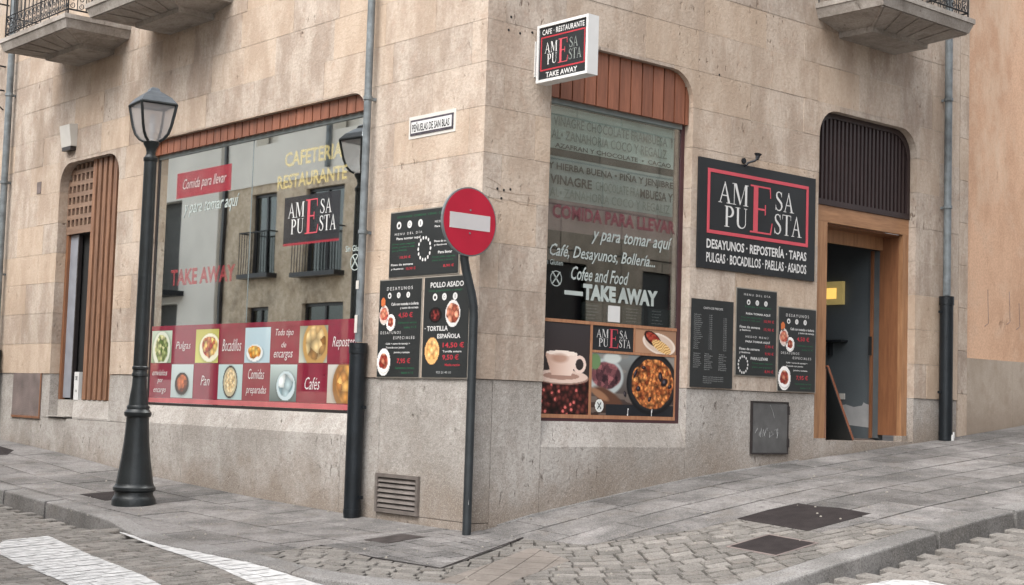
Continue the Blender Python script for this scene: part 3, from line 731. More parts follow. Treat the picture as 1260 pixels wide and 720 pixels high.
def glyph(c):
    s = .03
    if c == 'A': return .74, [[(.05,0),(.10,0),(.37,.86),(.335,.93)]]+[[(.335,1),(.38,1),(.69,0),(.56,0)]]+bar(.17,.33,.50,.38)+bar(-.02,0,.20,s)+bar(.46,0,.78,s)
    if c == 'M': return .98, bar(.10,0,.14,1)+[[(.10,1),(.26,1),(.53,.13),(.47,.0)]]+[[(.47,0),(.51,.06),(.81,1),(.77,1)]]+bar(.77,0,.90,1)+bar(0,0,.24,s)+bar(.68,0,.98,s)+bar(0,1-s,.2,1)+bar(.75,1-s,.98,1)
    if c == 'S':
        pts = [(.47,.80),(.43,.90),(.34,.96),(.24,.965),(.13,.91),(.10,.80),(.13,.68),(.24,.58),(.36,.49),(.47,.38),(.50,.25),(.45,.11),(.34,.035),(.22,.035),(.11,.09),(.05,.22)]
        ws = [.03,.05,.05,.05,.07,.10,.12,.13,.13,.13,.11,.08,.06,.05,.05,.03]
        return .58, ribbon(pts, ws)+bar(.455,.72,.485,.97)+bar(.035,.03,.065,.30)
    if c == 'P': return .62, bar(.08,0,.21,1)+bar(0,0,.31,s)+bar(0,1-s,.2,1)+arc(.28,.735,.24,.245,-90,90,10,lambda t: .05+.085*abs(math.cos(t)))+bar(.2,.955,.29,1)+bar(.2,.47,.29,.515)
    if c == 'U': return .80, bar(.09,.28,.22,1)+bar(.62,.28,.66,1)+arc(.40,.28,.245,.25,180,360,10,lambda t: .045+.085*max(0,-math.cos(t)))+bar(0,1-s,.31,1)+bar(.53,1-s,.75,1)
    if c == 'E': return .66, bar(.09,0,.22,1)+bar(0,0,.6,.035)+bar(0,.965,.57,1)+bar(.2,.49,.42,.53)+[[(.56,0),(.60,0),(.645,.25),(.615,.25)]]+[[(.54,1),(.57,1),(.585,.77),(.56,.77)]]+bar(.41,.40,.44,.62)
    if c == 'T': return .66, bar(.26,0,.39,1)+bar(.17,0,.48,s)+bar(0,.965,.65,1)+[[(0,1),(.035,1),(.02,.76),(-.005,.76)]]+[[(.615,1),(.65,1),(.66,.76),(.635,.76)]]
    return .3, []
def logo_word(mb, word, u0, v0, u1, v1, w_):
    tot = sum(glyph(c)[0] for c in word)+.06*(len(word)-1); x = 0; sc_ = (u1-u0)/tot; k_ = 0
    for c in word:
        wd, ps = glyph(c)
        for p in ps:
            mb.poly([(u0+(x+a[0])*sc_, v0+a[1]*(v1-v0), w_+.00015*(k_ % 9)) for a in p]); k_ += 1
        x += wd+.06
    return mb
def logo(parent, u0, v0, u1, v1, w_, Mx=None, border=True, refl_grey=False):
    """AM E SA / PU E STA; box is the whole lettering field"""
    W_, H_ = u1-u0, v1-v0; X = lambda f_: u0+W_*f_; Y = lambda f_: v0+H_*f_
    for word, a, b, c_, d_, m in (('AM',0,.52,.345,.96,'white'),('PU',.07,.04,.345,.47,'white'),('SA',.67,.54,.90,.96,'ghost' if refl_grey else 'white'),('STA',.66,.04,1.0,.48,'ghost' if refl_grey else 'white'),('E',.37,0,.65,1.0,'red')):  # greyer SA and STA: a dark reflection painted into the lettering colour
        mb = MB(); logo_word(mb, word, X(a), Y(b), X(c_), Y(d_), w_); o = mb.build('logo_lettering', m, parent)
        if Mx is not None: o.matrix_local = Mx

# ---- painted prints: fine coloured meshes ------------------------------------
def vnoise(X, Y, s, seed=0):
    rs_ = np.random.RandomState(seed); T = rs_.rand(64, 64); x = X*s; y = Y*s
    i = np.floor(x).astype(int); j = np.floor(y).astype(int); fx = x-i; fy = y-j; fx = fx*fx*(3-2*fx); fy = fy*fy*(3-2*fy)
    g_ = lambda a, b: T[a % 64, b % 64]
    return (g_(i,j)*(1-fx)+g_(i+1,j)*fx)*(1-fy)+(g_(i,j+1)*(1-fx)+g_(i+1,j+1)*fx)*fy
def cells(X, Y, s, seed=0):
    rs_ = np.random.RandomState(seed); A = rs_.rand(64,64); B = rs_.rand(64,64); Cc = rs_.rand(64,64)
    x = X*s; y = Y*s; i0 = np.floor(x).astype(int); j0 = np.floor(y).astype(int); best = np.full(X.shape, 9.); idv = np.zeros(X.shape)
    for di in (-1,0,1):
        for dj in (-1,0,1):
            i = i0+di; j = j0+dj; d = np.hypot(i+A[i%64,j%64]-x, j+B[i%64,j%64]-y); m_ = d < best
            best = np.where(m_, d, best); idv = np.where(m_, Cc[i%64,j%64], idv)
    return best, idv
def painting(fn, u0, v0, u1, v1, w_, parent, name='food_photo', res=.0065, Mx=None, aspect=None, mask=None, pm='print'):
    nx = max(4, int((u1-u0)/res)); ny = max(4, int((v1-v0)/res))
    xs = (np.arange(nx)+.5)/nx; ys = (np.arange(ny)+.5)/ny; X, Y = np.meshgrid(xs, ys); A = (u1-u0)/(v1-v0)
    rgb = fn(X*A, Y, A)/255.; rgb = np.where(rgb <= .04045, rgb/12.92, ((rgb+.055)/1.055)**2.4)
    me = bpy.data.meshes.new(name)
    gx = np.linspace(u0, u1, nx+1); gy = np.linspace(v0, v1, ny+1); GX, GY = np.meshgrid(gx, gy)
    vs = np.stack([GX.ravel(), GY.ravel(), np.full(GX.size, w_)], 1); idx = (np.arange(ny)[:,None]*(nx+1)+np.arange(nx)[None,:])
    F = np.stack([idx, idx+1, idx+nx+2, idx+nx+1], -1); keep = np.ones((ny, nx), bool) if mask is None else mask(X*A, Y, A)
    F = F[keep]; rgb = rgb[keep]
    me.from_pydata(vs.tolist(), [], F.tolist()); ca = me.color_attributes.new('ink', 'FLOAT_COLOR', 'CORNER')
    col = np.ones((len(F), 4, 4)); col[:, :, :3] = rgb[:, None, :]; ca.data.foreach_set('color', col.ravel().astype(np.float32))
    me.materials.append(M[pm]); o = link(me, name, parent)
    if Mx is not None: o.matrix_local = Mx
    return o
def arr(c, X): return np.ones(X.shape+(3,))*np.array(c, float)
def put(img, m_, c):
    m_ = np.clip(m_, 0, 1)[..., None]; c = np.array(c, float) if not isinstance(c, np.ndarray) or c.ndim < 3 else c; return img*(1-m_)+c*m_
def ell(X, Y, cx, cy, rx, ry, soft=.04, rot=0):
    c_, s_ = math.cos(rot), math.sin(rot); x = (X-cx)*c_+(Y-cy)*s_; y = -(X-cx)*s_+(Y-cy)*c_
    d = np.hypot(x/rx, y/ry); return np.clip((1-d)/soft+.5, 0, 1)
def lerp3(t, a, b): return np.array(a, float)*(1-t[..., None])+np.array(b, float)*t[..., None]
def f_cup(X, Y, A):
    im = lerp3(Y, (48,38,36), (58,54,56)); d, i = cells(X, Y, 17, 3); beans = lerp3(i, (36,14,16), (120,58,52)); beans *= np.clip(1.25-d*1.1, .25, 1.2)[..., None]
    gl = (i > .86)[..., None]*np.array((90,50,50.)); im = put(im, (Y < .40+.02*vnoise(X,Y,9,2)).astype(float), np.clip(beans+gl*(d[...,None] < .3), 0, 235))
    cx = A*.42
    im = put(im, ell(X,Y,cx+.02,.395,.40,.075), (150,120,108)); im = put(im, ell(X,Y,cx,.41,.40,.075), (222,196,182)); im = put(im, ell(X,Y,cx,.415,.27,.04), (168,134,120))
    h_ = ell(X,Y,cx+.27,.55,.10,.10)*(1-ell(X,Y,cx+.27,.55,.06,.062)); im = put(im, h_, (232,208,196))
    body = ((np.abs(X-cx) < .235*np.clip(.62+(Y-.42)*1.9, 0, 1)) & (Y > .42) & (Y < .665)).astype(float)
    im = put(im, body, lerp3(np.clip((X-cx+.24)/.48, 0, 1), (206,170,152), (240,220,208))); im = put(im, ell(X,Y,cx,.665,.235,.028), (244,228,216)); im = put(im, ell(X,Y,cx-.03,.61,.12,.05,.6)*.5, (150,105,85))
    return im
def f_paella(X, Y, A):
    im = lerp3(np.clip(Y*1.1-.1, 0, 1), (58,44,40), (132,138,138)); im = put(im, (vnoise(X*.6,Y*2.5,5,5) > .55).astype(float)*.45, (150,138,128))
    im = put(im, ell(X,Y,A*.17,.62,.40,.30,.12), (176,184,184)); d, i = cells(X,Y,7,8); d9, i9 = cells(X,Y,15,18)
    im = put(im, ell(X+.06*(vnoise(X,Y,5,3)-.5),Y,A*.17,.64,.33,.22,.12), lerp3(i*.6+i9*.4, (30,18,26), (176,110,112)))
    im = put(im, ell(X,Y,A*.04,.86,.12,.13,.2), (104,134,92)); im = put(im, ell(X,Y,A*.24,.93,.2,.09,.3), (196,202,198)); im = put(im, ell(X,Y,A*.20,.28,.36,.12,.3,-.4), (92,62,48)); im = put(im, ell(X,Y,A*.10,.33,.22,.06,.4,-.4), (150,110,84))
    im = put(im, ((Y < .18) & (X > .35)).astype(float), (28,32,38))
    im = put(im, ell(X,Y,A*.725,.54,.60,.52), (14,16,20)); im = put(im, ell(X,Y,A*.725,.55,.56,.47), (32,34,38))
    d, i = cells(X,Y,12,4); d2, i2 = cells(X,Y,22,9); food = lerp3(i, (118,44,18), (232,150,82)); food = food*.6+lerp3(i2, (70,26,14), (246,188,120))*.4; food *= np.clip(1.3-d*.75-d2*.3, .3, 1.25)[..., None]
    m_ = ell(X+.05*(vnoise(X,Y,7,1)-.5),Y+.05*(vnoise(X,Y,8,6)-.5),A*.735,.53,.50,.42,.03); im = put(im, m_, np.clip(food*1.12,0,252))
    for (a, b, r1, r2, t_) in ((.52,.70,.03,.09,-.5),(.88,.57,.085,.06,.5),(.83,.66,.05,.08,.2),(.56,.45,.05,.045,0),(.40,.35,.03,.05,.3),(.62,.80,.05,.03,0),(.95,.5,.05,.03,.4),(.70,.28,.05,.03,.9)): im = put(im, ell(X,Y,A*a,b,r1,r2,.3,t_), (24,20,28)); im = put(im, ell(X,Y,A*a-.01,b+.01,r1*.4,r2*.5,.5,t_)*.5, (150,140,150))
    for a in (.44, .73): im = put(im, ((np.abs(X-A*a-(Y-.08)*.12) < .008) & (Y < .12)).astype(float), (225,225,225))
    im = put(im, ell(X,Y,A*.10,.15,.095,.105), (232,232,228)); im = put(im, ell(X,Y,A*.10,.15,.08,.09), (205,210,208))
    for s_ in (1,-1): im = put(im, ((np.abs((X-A*.10)-s_*(Y-.15)*.75) < .012) & (np.abs(Y-.15) < .055)).astype(float), (40,40,42))
    return im
def f_burger(X, Y, A):
    im = lerp3(X/A, (176,136,108), (150,118,96)); im = put(im, ell(X,Y,A*.58,.42,1.02,.44,.03,-.18), (222,208,196)); im = put(im, ell(X,Y,A*.58,.42,.88,.36,.05,-.18), (206,186,170))
    d, i = cells(X,Y*1.0,9,2); st = ell(X,Y,A*.42,.62,.55,.27,.05,-.42); im = put(im, st, (50,24,20)); im = put(im, ell(X,Y,A*.43,.64,.46,.19,.1,-.42), lerp3(i, (120,30,26), (190,88,66)))
    fr_ = ell(X,Y,A*.64,.30,.62,.22,.05,-.35); s_ = np.sin((X*1.2-Y*1.9)*26+vnoise(X,Y,5,3)*7); im = put(im, fr_, lerp3((s_+1)/2, (178,128,72), (240,210,150)))
    return im
def f_plate(bg_, plate, cols, s=9, cx=.5, cy=.42, r=.36, rim=None, seed=1, pan=None, ry=None):
    def fn(X, Y, A):
        im = lerp3(Y, bg_[0], bg_[1]); ry_ = ry or r; X0 = A*cx
        im = put(im, ell(X,Y,X0+.02,cy-.03,r*1.08,ry_*1.05,.25)*.5, np.array(bg_[0])*.55)
        if pan: im = put(im, ell(X,Y,X0,cy,r*1.06,ry_*1.06), pan)
        im = put(im, ell(X,Y,X0,cy,r*(.94 if pan else 1),ry_*(.94 if pan else 1)), plate)
        d, i = cells(X,Y,s,seed); food = lerp3(i, cols[0], cols[1])*np.clip(1.2-d*.6,.5,1.2)[...,None]
        im = put(im, ell(X+.08*(vnoise(X,Y,5,seed)-.5),Y+.08*(vnoise(X,Y,6,seed+1)-.5),X0,cy+.03,r*.78,ry_*.74,.08), np.clip(food,0,250)); return im
    return fn
FOOD = [f_plate(((150,170,140),(190,206,190)), (214,220,204), ((80,104,44),(214,212,160)), 8, .5,.42,.56, seed=2),
        f_plate(((206,206,120),(186,180,96)), (232,230,206), ((150,34,26),(228,206,120)), 6, .62,.45,.60, seed=5, ry=.42),
        f_plate(((176,200,210),(186,208,216)), (236,238,236), ((206,120,30),(236,206,120)), 7, .40,.28,.44, seed=7, ry=.24),
        f_plate(((196,200,186),(150,150,130)), (190,150,90), ((128,86,40),(238,214,160)), 3.6, .58,.50,.62, seed=9),
        f_plate(((176,190,188),(196,208,208)), (50,34,28), ((70,24,14),(196,110,66)), 5, .5,.42,.42, seed=12, ry=.34),
        f_plate(((170,196,198),(186,208,208)), (190,180,150), ((200,170,120),(240,220,180)), 11, .5,.5,.38, seed=15, pan=(38,36,38), ry=.44),
        f_plate(((90,104,104),(190,206,204)), (196,214,220), ((110,140,150),(230,238,238)), 3, .6,.42,.46, seed=18, ry=.40),
        f_plate(((186,176,164),(206,202,196)), (150,106,60), ((140,74,28),(236,186,106)), 4.2, .60,.48,.64, seed=21)]

# ---- left shop window ---------------------------------------------------------
GL = -.12
def shop_window(name, Mx, u0, u1, vb, vt, fb, refl, opening):
    wn_ = link(None, name, BL)
    fr_ = MB(); fr_.box((u0,vb,GL-.05),(u1,vb+.028,GL+.012)).box((u0,vb+.028,GL-.05),(u0+.035,vt,GL+.012)).box((u1-.05,vb+.028,GL-.05),(u1,vt,GL+.012))
    part_w(fr_, 'frame', 'frameside' if name == 'side_shop_window' else 'frame', wn_, Mx)
    hd = MB(); hd.box((u0+.035,fb-.045,GL-.05),(u1-.05,fb+.01,GL+.02)); part_w(hd, 'head_rail', 'headrail', wn_, Mx)
    # fascia planks under the stone head, cut to its rounded corners
    x = u0+.002; k = 0
    while x < u1-.01:
        e = min(x+.153, u1-.002); pr_ = random.uniform(-.002,.002)
        P = rect(x+.008, fb, e-.008, vt+.02)
        o = prism(P, [], lambda u, v: (u, v, -.055+pr_), lambda u, v: (u, v, -.10), 'plank', 'fascia', wn_, inside=grow(opening, -.003))
        if o: o.matrix_local = Mx
        x += .1555
    bk = MB(); bk.box((u0,fb+.012,-.14),(u1,vt+.02,-.101)); part_w(bk, 'plank_backing', 'dark', wn_, Mx)
    return wn_
WL = shop_window('front_shop_window', ML, -6.28, -1.83, .925, 4.09, 3.915, .3, OW)
sill(ML, -6.28, -1.83, .70, .925, -.10, WL)
for a, b in ((-6.24,-4.104),(-4.096,-1.885)):
    g_ = MB(); g_.box((a,.955,GL-.01),(b,3.87,GL)); part_w(g_, 'pane', 'glassL', WL, ML)
mb = MB(); mb.box((-4.104,.955,GL-.012),(-4.096,3.87,GL+.004)); part_w(mb, 'pane_joint', 'headrail', WL, ML)
B = [-6.26,-5.72,-5.18,-4.64,-4.10,-3.56,-3.02,-2.48,-1.89]; BW = GL+.010
mb = MB(); mb.box((-6.24,.958,BW-.004),(-1.886,1.012,BW)); part_w(mb, 'sticker', 'pinkfilm', WL, ML)
mb = MB(); mb.box((-6.24,1.812,BW-.004),(-1.886,1.86,BW)); part_w(mb, 'sticker', 'magenta', WL, ML)
fi = 0
for k in range(8):
    for row in (0, 1):
        a, b = B[k], B[k+1]; z0_, z1_ = ((1.417,1.812),(1.014,1.415))[row]
        if a < -6.24: a = -6.24
        if (k+row) % 2 == 0:
            painting(FOOD[(k//2)+(4 if row else 0)], a+.012, z0_+.008, b-.012, z1_-.008, BW, WL, 'food_photo', .012, ML, pm='printg')
            mb = MB(); mb.box((a,z0_,BW-.006),(b,z1_,BW-.002)); part_w(mb, 'sticker', 'magenta', WL, ML)
        else:
            mb = MB(); mb.box((a,z0_,BW-.006),(b,z1_,BW-.002)); part_w(mb, 'sticker', 'magenta', WL, ML)
tx = TX(); W2 = BW+.001
add_text(tx,'Pulgas',-5.631,1.560,-5.279,1.670,W2,-.006,.3); add_text(tx,'Bocadillos',-4.567,1.553,-4.163,1.687,W2,-.006,.3)
add_text(tx,'Todo tipo',-3.472,1.689,-3.128,1.781,W2,-.006,.3); add_text(tx,'de',-3.352,1.586,-3.258,1.644,W2,-.006,.3); add_text(tx,'encargos',-3.491,1.449,-3.129,1.541,W2,-.006,.3)
add_text(tx,'Repostería',-2.404,1.553,-1.956,1.687,W2,-.006,.3)
add_text(tx,'envíalos',-6.171,1.276,-5.809,1.344,W2,-.006,.3); add_text(tx,'por',-6.039,1.176,-5.910,1.234,W2,-.006,.3); add_text(tx,'encargo',-6.125,1.056,-5.824,1.124,W2,-.006,.3)
add_text(tx,'Pan',-5.014,1.170,-4.816,1.280,W2,-.006,.3); add_text(tx,'Comidas',-3.993,1.250,-3.667,1.360,W2,-.006,.3); add_text(tx,'preparadas',-4.026,1.070,-3.614,1.180,W2,-.006,.3); add_text(tx,'Cafés',-2.878,1.152,-2.602,1.278,W2,-.006,.3)
part_w(tx, 'lettering', 'white', WL, ML)
W3 = GL+.003
mb = MB(); mb.box((-5.81,3.36,GL+.0005),(-4.56,3.66,W3-.001)); part_w(mb, 'sticker', 'redfilm', WL, ML)
tx = TX(); add_text(tx,'Comida para llevar',-5.66,3.42,-4.66,3.58,W3,0,.35); add_text(tx,'y para tomar aquí',-5.62,3.12,-4.36,3.31,W3,.008,.35); add_text(tx,'Sin Gluten',-2.25,2.53,-1.93,2.59,W3,0,0)
tx.ring((-2.08,2.42),.075,.083,W3,20)
for s_ in (1,-1): tx.poly([(-2.08-.06*s_-.008,2.36,W3+.0002),(-2.08-.06*s_+.008,2.36,W3+.0002),(-2.08+.05*s_+.008,2.49,W3+.0002),(-2.08+.05*s_-.008,2.49,W3+.0002)])
part_w(tx, 'lettering', 'mint', WL, ML)
tx = TX(); add_text(tx,'CAFETERIA',-3.45,3.50,-2.38,3.66,W3,.02); add_text(tx,'RESTAURANTE',-3.58,3.27,-2.28,3.42,W3,.02); part_w(tx, 'lettering', 'yellow', WL, ML)
tx = TX(); add_text(tx,'TAKE AWAY',-5.85,2.33,-4.38,2.52,W3,.03); part_w(tx, 'lettering', 'fadedred', WL, ML)
mb = MB(); mb.box((-3.42,2.68,GL+.0005),(-2.38,3.17,W3-.001)); part_w(mb, 'sticker', 'blackfilm', WL, ML)
mb = MB(); mb.box((-3.42,2.655,GL+.0005),(-2.38,2.679,W3-.001)); part_w(mb, 'sticker', 'redfilm', WL, ML)
logo(WL, -3.34, 2.76, -2.44, 3.12, W3, ML)
# ---- right shop window -----------------------------------------------------
WR = shop_window('side_shop_window', MR, .79, 2.72, .925, 4.45, 3.925, .1, RW_)
sill(MR, .79, 2.72, .672, .925, -.10, WR)
mb = MB(); mb.box((.825,.955,GL-.01),(2.67,3.88,GL)); part_w(mb, 'pane', 'glassR', WR, MR)
BF = GL+.006
mb = MB()
for a, b, c_, d_ in ((.826,.955,2.668,.99),(.826,1.842,2.668,1.872),(1.478,.99,1.505,1.842),(1.505,1.582,2.668,1.605),(2.062,1.605,2.085,1.842),(2.65,.99,2.668,1.582)): mb.box((a,b,GL+.001),(c_,d_,BF+.006))
part_w(mb, 'photo_frame', 'bandframe', WR, MR)
mb = MB(); mb.box((.826,.99,GL+.001),(1.478,1.842,BF-.002)).box((1.505,.99,GL+.001),(2.65,1.582,BF-.002)).box((1.505,1.605,GL+.001),(2.062,1.842,BF-.002)).box((2.085,1.605,GL+.001),(2.668,1.842,BF-.002)); part_w(mb, 'photo_backing', 'blackpanel', WR, MR)
painting(f_cup, .86,.992,1.476,1.840, BF, WR, 'food_photo', .007, MR)
painting(f_paella, 1.507,.992,2.648,1.580, BF, WR, 'food_photo', .007, MR)
painting(f_burger, 2.087,1.607,2.666,1.840, BF, WR, 'food_photo', .007, MR)
logo(WR, 1.56, 1.635, 2.02, 1.815, BF, MR)
BK = GL-.04
mb = MB(); mb.box((.83,3.47,BK-.006),(2.62,3.87,BK)); part_w(mb, 'blind', 'greyfilm', WR, MR)
mb = MB(); mb.box((.83,3.40,BK-.01),(2.62,3.468,BK+.004)); part_w(mb, 'blind_rail', 'frame', WR, MR)
mb = MB(); mb.box((.83,2.99,BK-.006),(2.62,3.398,BK)); part_w(mb, 'blind', 'greyfilm2', WR, MR)
mb = MB(); mb.box((.83,2.70,BK-.006),(2.62,2.988,BK)); part_w(mb, 'blind', 'mauvefilm', WR, MR)
mb = MB(); mb.box((2.62,.99,BK-.03),(2.67,3.88,BK+.01)); part_w(mb, 'side_post', 'frameside', WR, MR)
WB = GL-.02
tx = TX(); add_text(tx,'VINAGRE CHOCOLATE FRAMBUESA',.95,3.68,2.50,3.775,WB,.02); add_text(tx,'AL• ZANAHORIA COCO Y REGALIZ',.93,3.555,2.50,3.65,WB,.02); add_text(tx,'CHOCOLATE FRA',1.52,3.13,2.12,3.22,WB,.02); add_text(tx,'AL• ZANAHORIA COCO Y REGALIZ',.93,3.01,2.56,3.10,WB,.02)
part_w(tx, 'lettering', 'ghost', WR, MR)
tx = TX(); add_text(tx,'AZAFRAN Y CHOCOLATE  •  CACAO',.98,3.475,2.56,3.52,WB,.02); add_text(tx,'Y HIERBA BUENA • PIÑA Y JENJIBRE',.90,3.25,2.60,3.35,WB,.025); add_text(tx,'VINAGRE',.93,3.13,1.47,3.22,WB,.025); add_text(tx,'MBUESA Y',2.13,3.13,2.60,3.22,WB,.025); add_text(tx,'Y',2.55,3.68,2.585,3.775,WB,.02)
part_w(tx, 'lettering', 'blacktxt', WR, MR)
tx = TX(); add_text(tx,'COMIDA PARA LLEVAR',.95,2.81,2.62,2.94,W3,.03); part_w(tx, 'lettering', 'maroonfilm', WR, MR)
tx = TX(); add_text(tx,'y para tomar aquí',1.46,2.61,2.58,2.77,W3,.012,.35); add_text(tx,'Café, Desayunos, Bollería...',.93,2.42,2.34,2.57,W3,.012,.35); add_text(tx,'Cofee and Food',1.21,2.25,1.98,2.38,W3,.012,.35); add_text(tx,'n Gluten',.89,2.37,1.10,2.42,W3,0)
tx.ring((1.02,2.245),.066,.074,W3,20)
for s_ in (1,-1): tx.poly([(1.02-.05*s_-.009,2.19,W3+.0002),(1.02-.05*s_+.009,2.19,W3+.0002),(1.02+.05*s_+.009,2.31,W3+.0002),(1.02+.05*s_-.009,2.31,W3+.0002)])
add_text(tx,'TAKE AWAY',1.37,2.07,2.39,2.225,W3+.0004,.06); tx.poly([(1.13,2.105,W3),(1.37,2.105,W3),(1.37,2.145,W3),(1.13,2.145,W3)])
part_w(tx, 'lettering', 'mint', WR, MR)
mb = MB(); mb.box((1.71,1.885,GL+.0005),(1.87,2.04,W3)); part_w(mb, 'paper_card', 'white', WR, MR)
for a, b in ((1.38,1.66),(1.92,2.22),(2.28,2.60)):
    mb = MB(); mb.box((a,1.88,GL-.02),(b,2.05,GL-.015)); part_w(mb, 'menu_card', 'boardblack', WR, MR)
    tx = TX()
    for r_ in range(5): add_text(tx, ['DESAYUNOS','CAFÉ','TOSTADAS','ZUMOS','BOLLERÍA'][r_], a+.05, 2.02-r_*.03, a+.05+random.uniform(.1,.18), 2.032-r_*.03, GL-.0145)
    part_w(tx, 'lettering', 'greytxt', WR, MR)
# shop interior
mb = MB(); mb.box((-6.4,4.2,.6),(-.25,4.3,4.0)); mb.build('room_wall', 'room', BL)
mb = MB(); mb.box((-6.6,.25,.6),(-6.4,4.3,4.0)); mb.build('room_wall', 'room', BL)
mb = MB(); mb.box((-6.4,.22,.55),(-.22,4.2,.6)); mb.build('room_floor', 'roomfloor', BL)
mb = MB(); mb.box((-6.4,.22,4.0),(-.22,4.3,4.1)); mb.build('room_ceiling', 'room', BL)
mb = MB(); mb.box((-5.5,2.6,.6),(-1.6,3.2,1.65)).box((-5.6,2.5,1.65),(-1.5,3.3,1.70)); mb.build('shop_counter', 'roomfloor', BL)

# ---- left slatted opening ----------------------------------------------------
SO = link(None, 'slatted_opening', BL)
mb = MB(); mb.box((-9.3,.6,-.27),(-6.9,4.2,-.23)); part_w(mb, 'backing', 'dark', SO, ML)
for i in range(6):
    a = -7.985+i*.148; o = prism(rect(a, .955, a+.090, 4.1), [], lambda u, v: (u, v, -.075), lambda u, v: (u, v, -.115), 'slat', 'slat', SO, inside=grow(OD, -.003))
    if o: o.matrix_local = ML
mb = MB(); mb.box((-7.99,.95,-.14),(-7.09,4.05,-.116)); part_w(mb, 'slat_backing', 'grilleb', SO, ML)
lat = MB(); V_, u_ = 3.13, -8.80
clipd = grow(OD, -.003)
holes = []
for r_ in range(6):
    for c_ in range(6): holes.append(rect(-8.79+c_*.125, 3.23+r_*.15, -8.79+c_*.125+.078, 3.23+r_*.15+.092))
o = prism(rect(-8.815,3.13,-8.055,4.1), holes, lambda u, v: (u, v, -.12), lambda u, v: (u, v, -.16), 'lattice_panel', 'slatdark', SO, inside=clipd); o.matrix_local = ML
mb = MB(); mb.box((-8.815,.95,-.2),(-8.76,3.13,-.13)); part_w(mb, 'door_jamb', 'doordark', SO, ML)
mb = MB(); mb.box((-8.76,.97,-.2),(-8.49,3.12,-.17)); part_w(mb, 'door_panel', plain('frosted_door', (.25,.265,.30), .3), SO, ML)
mb = MB(); mb.box((-8.49,.95,-.2),(-8.46,3.12,-.15)); part_w(mb, 'door_edge', 'frame', SO, ML)
mb = MB(); mb.hexa([(-8.1,.705,-.013),(-7.094,.705,-.013),(-7.094,.705,-.2),(-8.3,.705,-.2)], [(-8.1,.73,-.013),(-7.094,.73,-.013),(-7.094,.95,-.09),(-8.25,.95,-.09)]).poly([(-8.25,.95,-.09),(-7.094,.95,-.09),(-7.094,.95,-.2),(-8.3,.95,-.2)]); part_w(mb, 'sill', 'granite', SO, ML)
mb = MB(); mb.box((-8.816,.72,-.22),(-8.27,.735,.02)); part_w(mb, 'doorstep', 'granite', SO, ML)
mb = MB(); mb.box((-8.816,.735,-.22),(-8.27,.945,-.13)); part_w(mb, 'doorstep', 'granite', SO, ML)
t = thing('paper_box', 'small white box with dark print standing at the foot of the slatted opening', 'box', at(ML, -8.24, .947, -.08))
mb = MB(); mb.box((0,0,-.05),(.13,.36,0)); mb.build('case', 'white', t)
tx = TX(); add_text(tx,'OK',.03,.25,.10,.31,.001,.03); add_text(tx,'||',.04,.10,.09,.13,.001); part_w(tx, 'lettering', 'blacktxt', t, Matrix())

# ---- doorway -----------------------------------------------------------------
DR = link(None, 'doorway', BL)
mb = MB(); mb.box((4.77,.80,-.16),(5.07,3.19,-.10)); part_w(mb, 'door_post', 'door', DR, MR)
mb = MB(); mb.box((6.51,.84,-.16),(6.62,3.19,-.10)); part_w(mb, 'door_post', 'door', DR, MR)
mb = MB(); mb.box((4.77,3.19,-.16),(6.62,3.375,-.10)); part_w(mb, 'lintel', M.setdefault('doorh', wood('door_oak_cross', (.25,.125,.062), (.42,.225,.115), 1, .4, .06)), DR, MR)
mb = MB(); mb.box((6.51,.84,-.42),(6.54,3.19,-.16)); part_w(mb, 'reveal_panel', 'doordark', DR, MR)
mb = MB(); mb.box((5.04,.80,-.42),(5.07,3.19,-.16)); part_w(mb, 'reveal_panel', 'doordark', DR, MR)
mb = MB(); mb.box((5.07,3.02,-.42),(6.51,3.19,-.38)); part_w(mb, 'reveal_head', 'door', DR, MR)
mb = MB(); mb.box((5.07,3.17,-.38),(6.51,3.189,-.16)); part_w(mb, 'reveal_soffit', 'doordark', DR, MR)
for a, b in ((4.772,5.068),(6.51,6.618)):
    mb = MB(); mb.box((a,.5,-.2),(b,.80 if a < 5 else .84,-.085)); part_w(mb, 'post_base', 'granite', DR, MR)
mb = MB(); mb.box((4.774,.2,-.5),(6.616,.775,-.02)); part_w(mb, 'threshold', 'granite', DR, MR)
# fanlight grille: individual louvre bars
GR_ = link(None, 'fanlight_grille', BL)
inside = grow(RD, -.004)
for i in range(25):
    a = 4.80+i*.073
    o = prism(rect(a, 3.39, a+.036, 4.36), [], lambda u, v: (u, v, -.10), lambda u, v: (u, v, -.15), 'grille_bar', 'grilleb', GR_, inside=inside)
    if o: o.matrix_local = MR
mb = MB()
for v in [3.43+.09*i for i in range(11)]: mb.box((4.85,v,-.15),(6.55,v+.02,-.125))
part_w(mb, 'cross_bars', 'grilleb', GR_, MR)
o = prism(grow(RD, -.004), [grow([(p[0], max(p[1], 3.38)) for p in RD], -.06)], lambda u, v: (u, v, -.085), lambda u, v: (u, v, -.14), 'grille_frame', 'grilleb', GR_, inside=rect(4.7,3.378,6.7,4.5)); o.matrix_local = MR
mb = MB(); mb.box((4.77,3.38,-.26),(6.62,4.42,-.22)); part_w(mb, 'backing', 'dark', GR_, MR)
mb = MB(); mb.box((5.07,.78,-.60),(5.09,3.1,-.42)); 
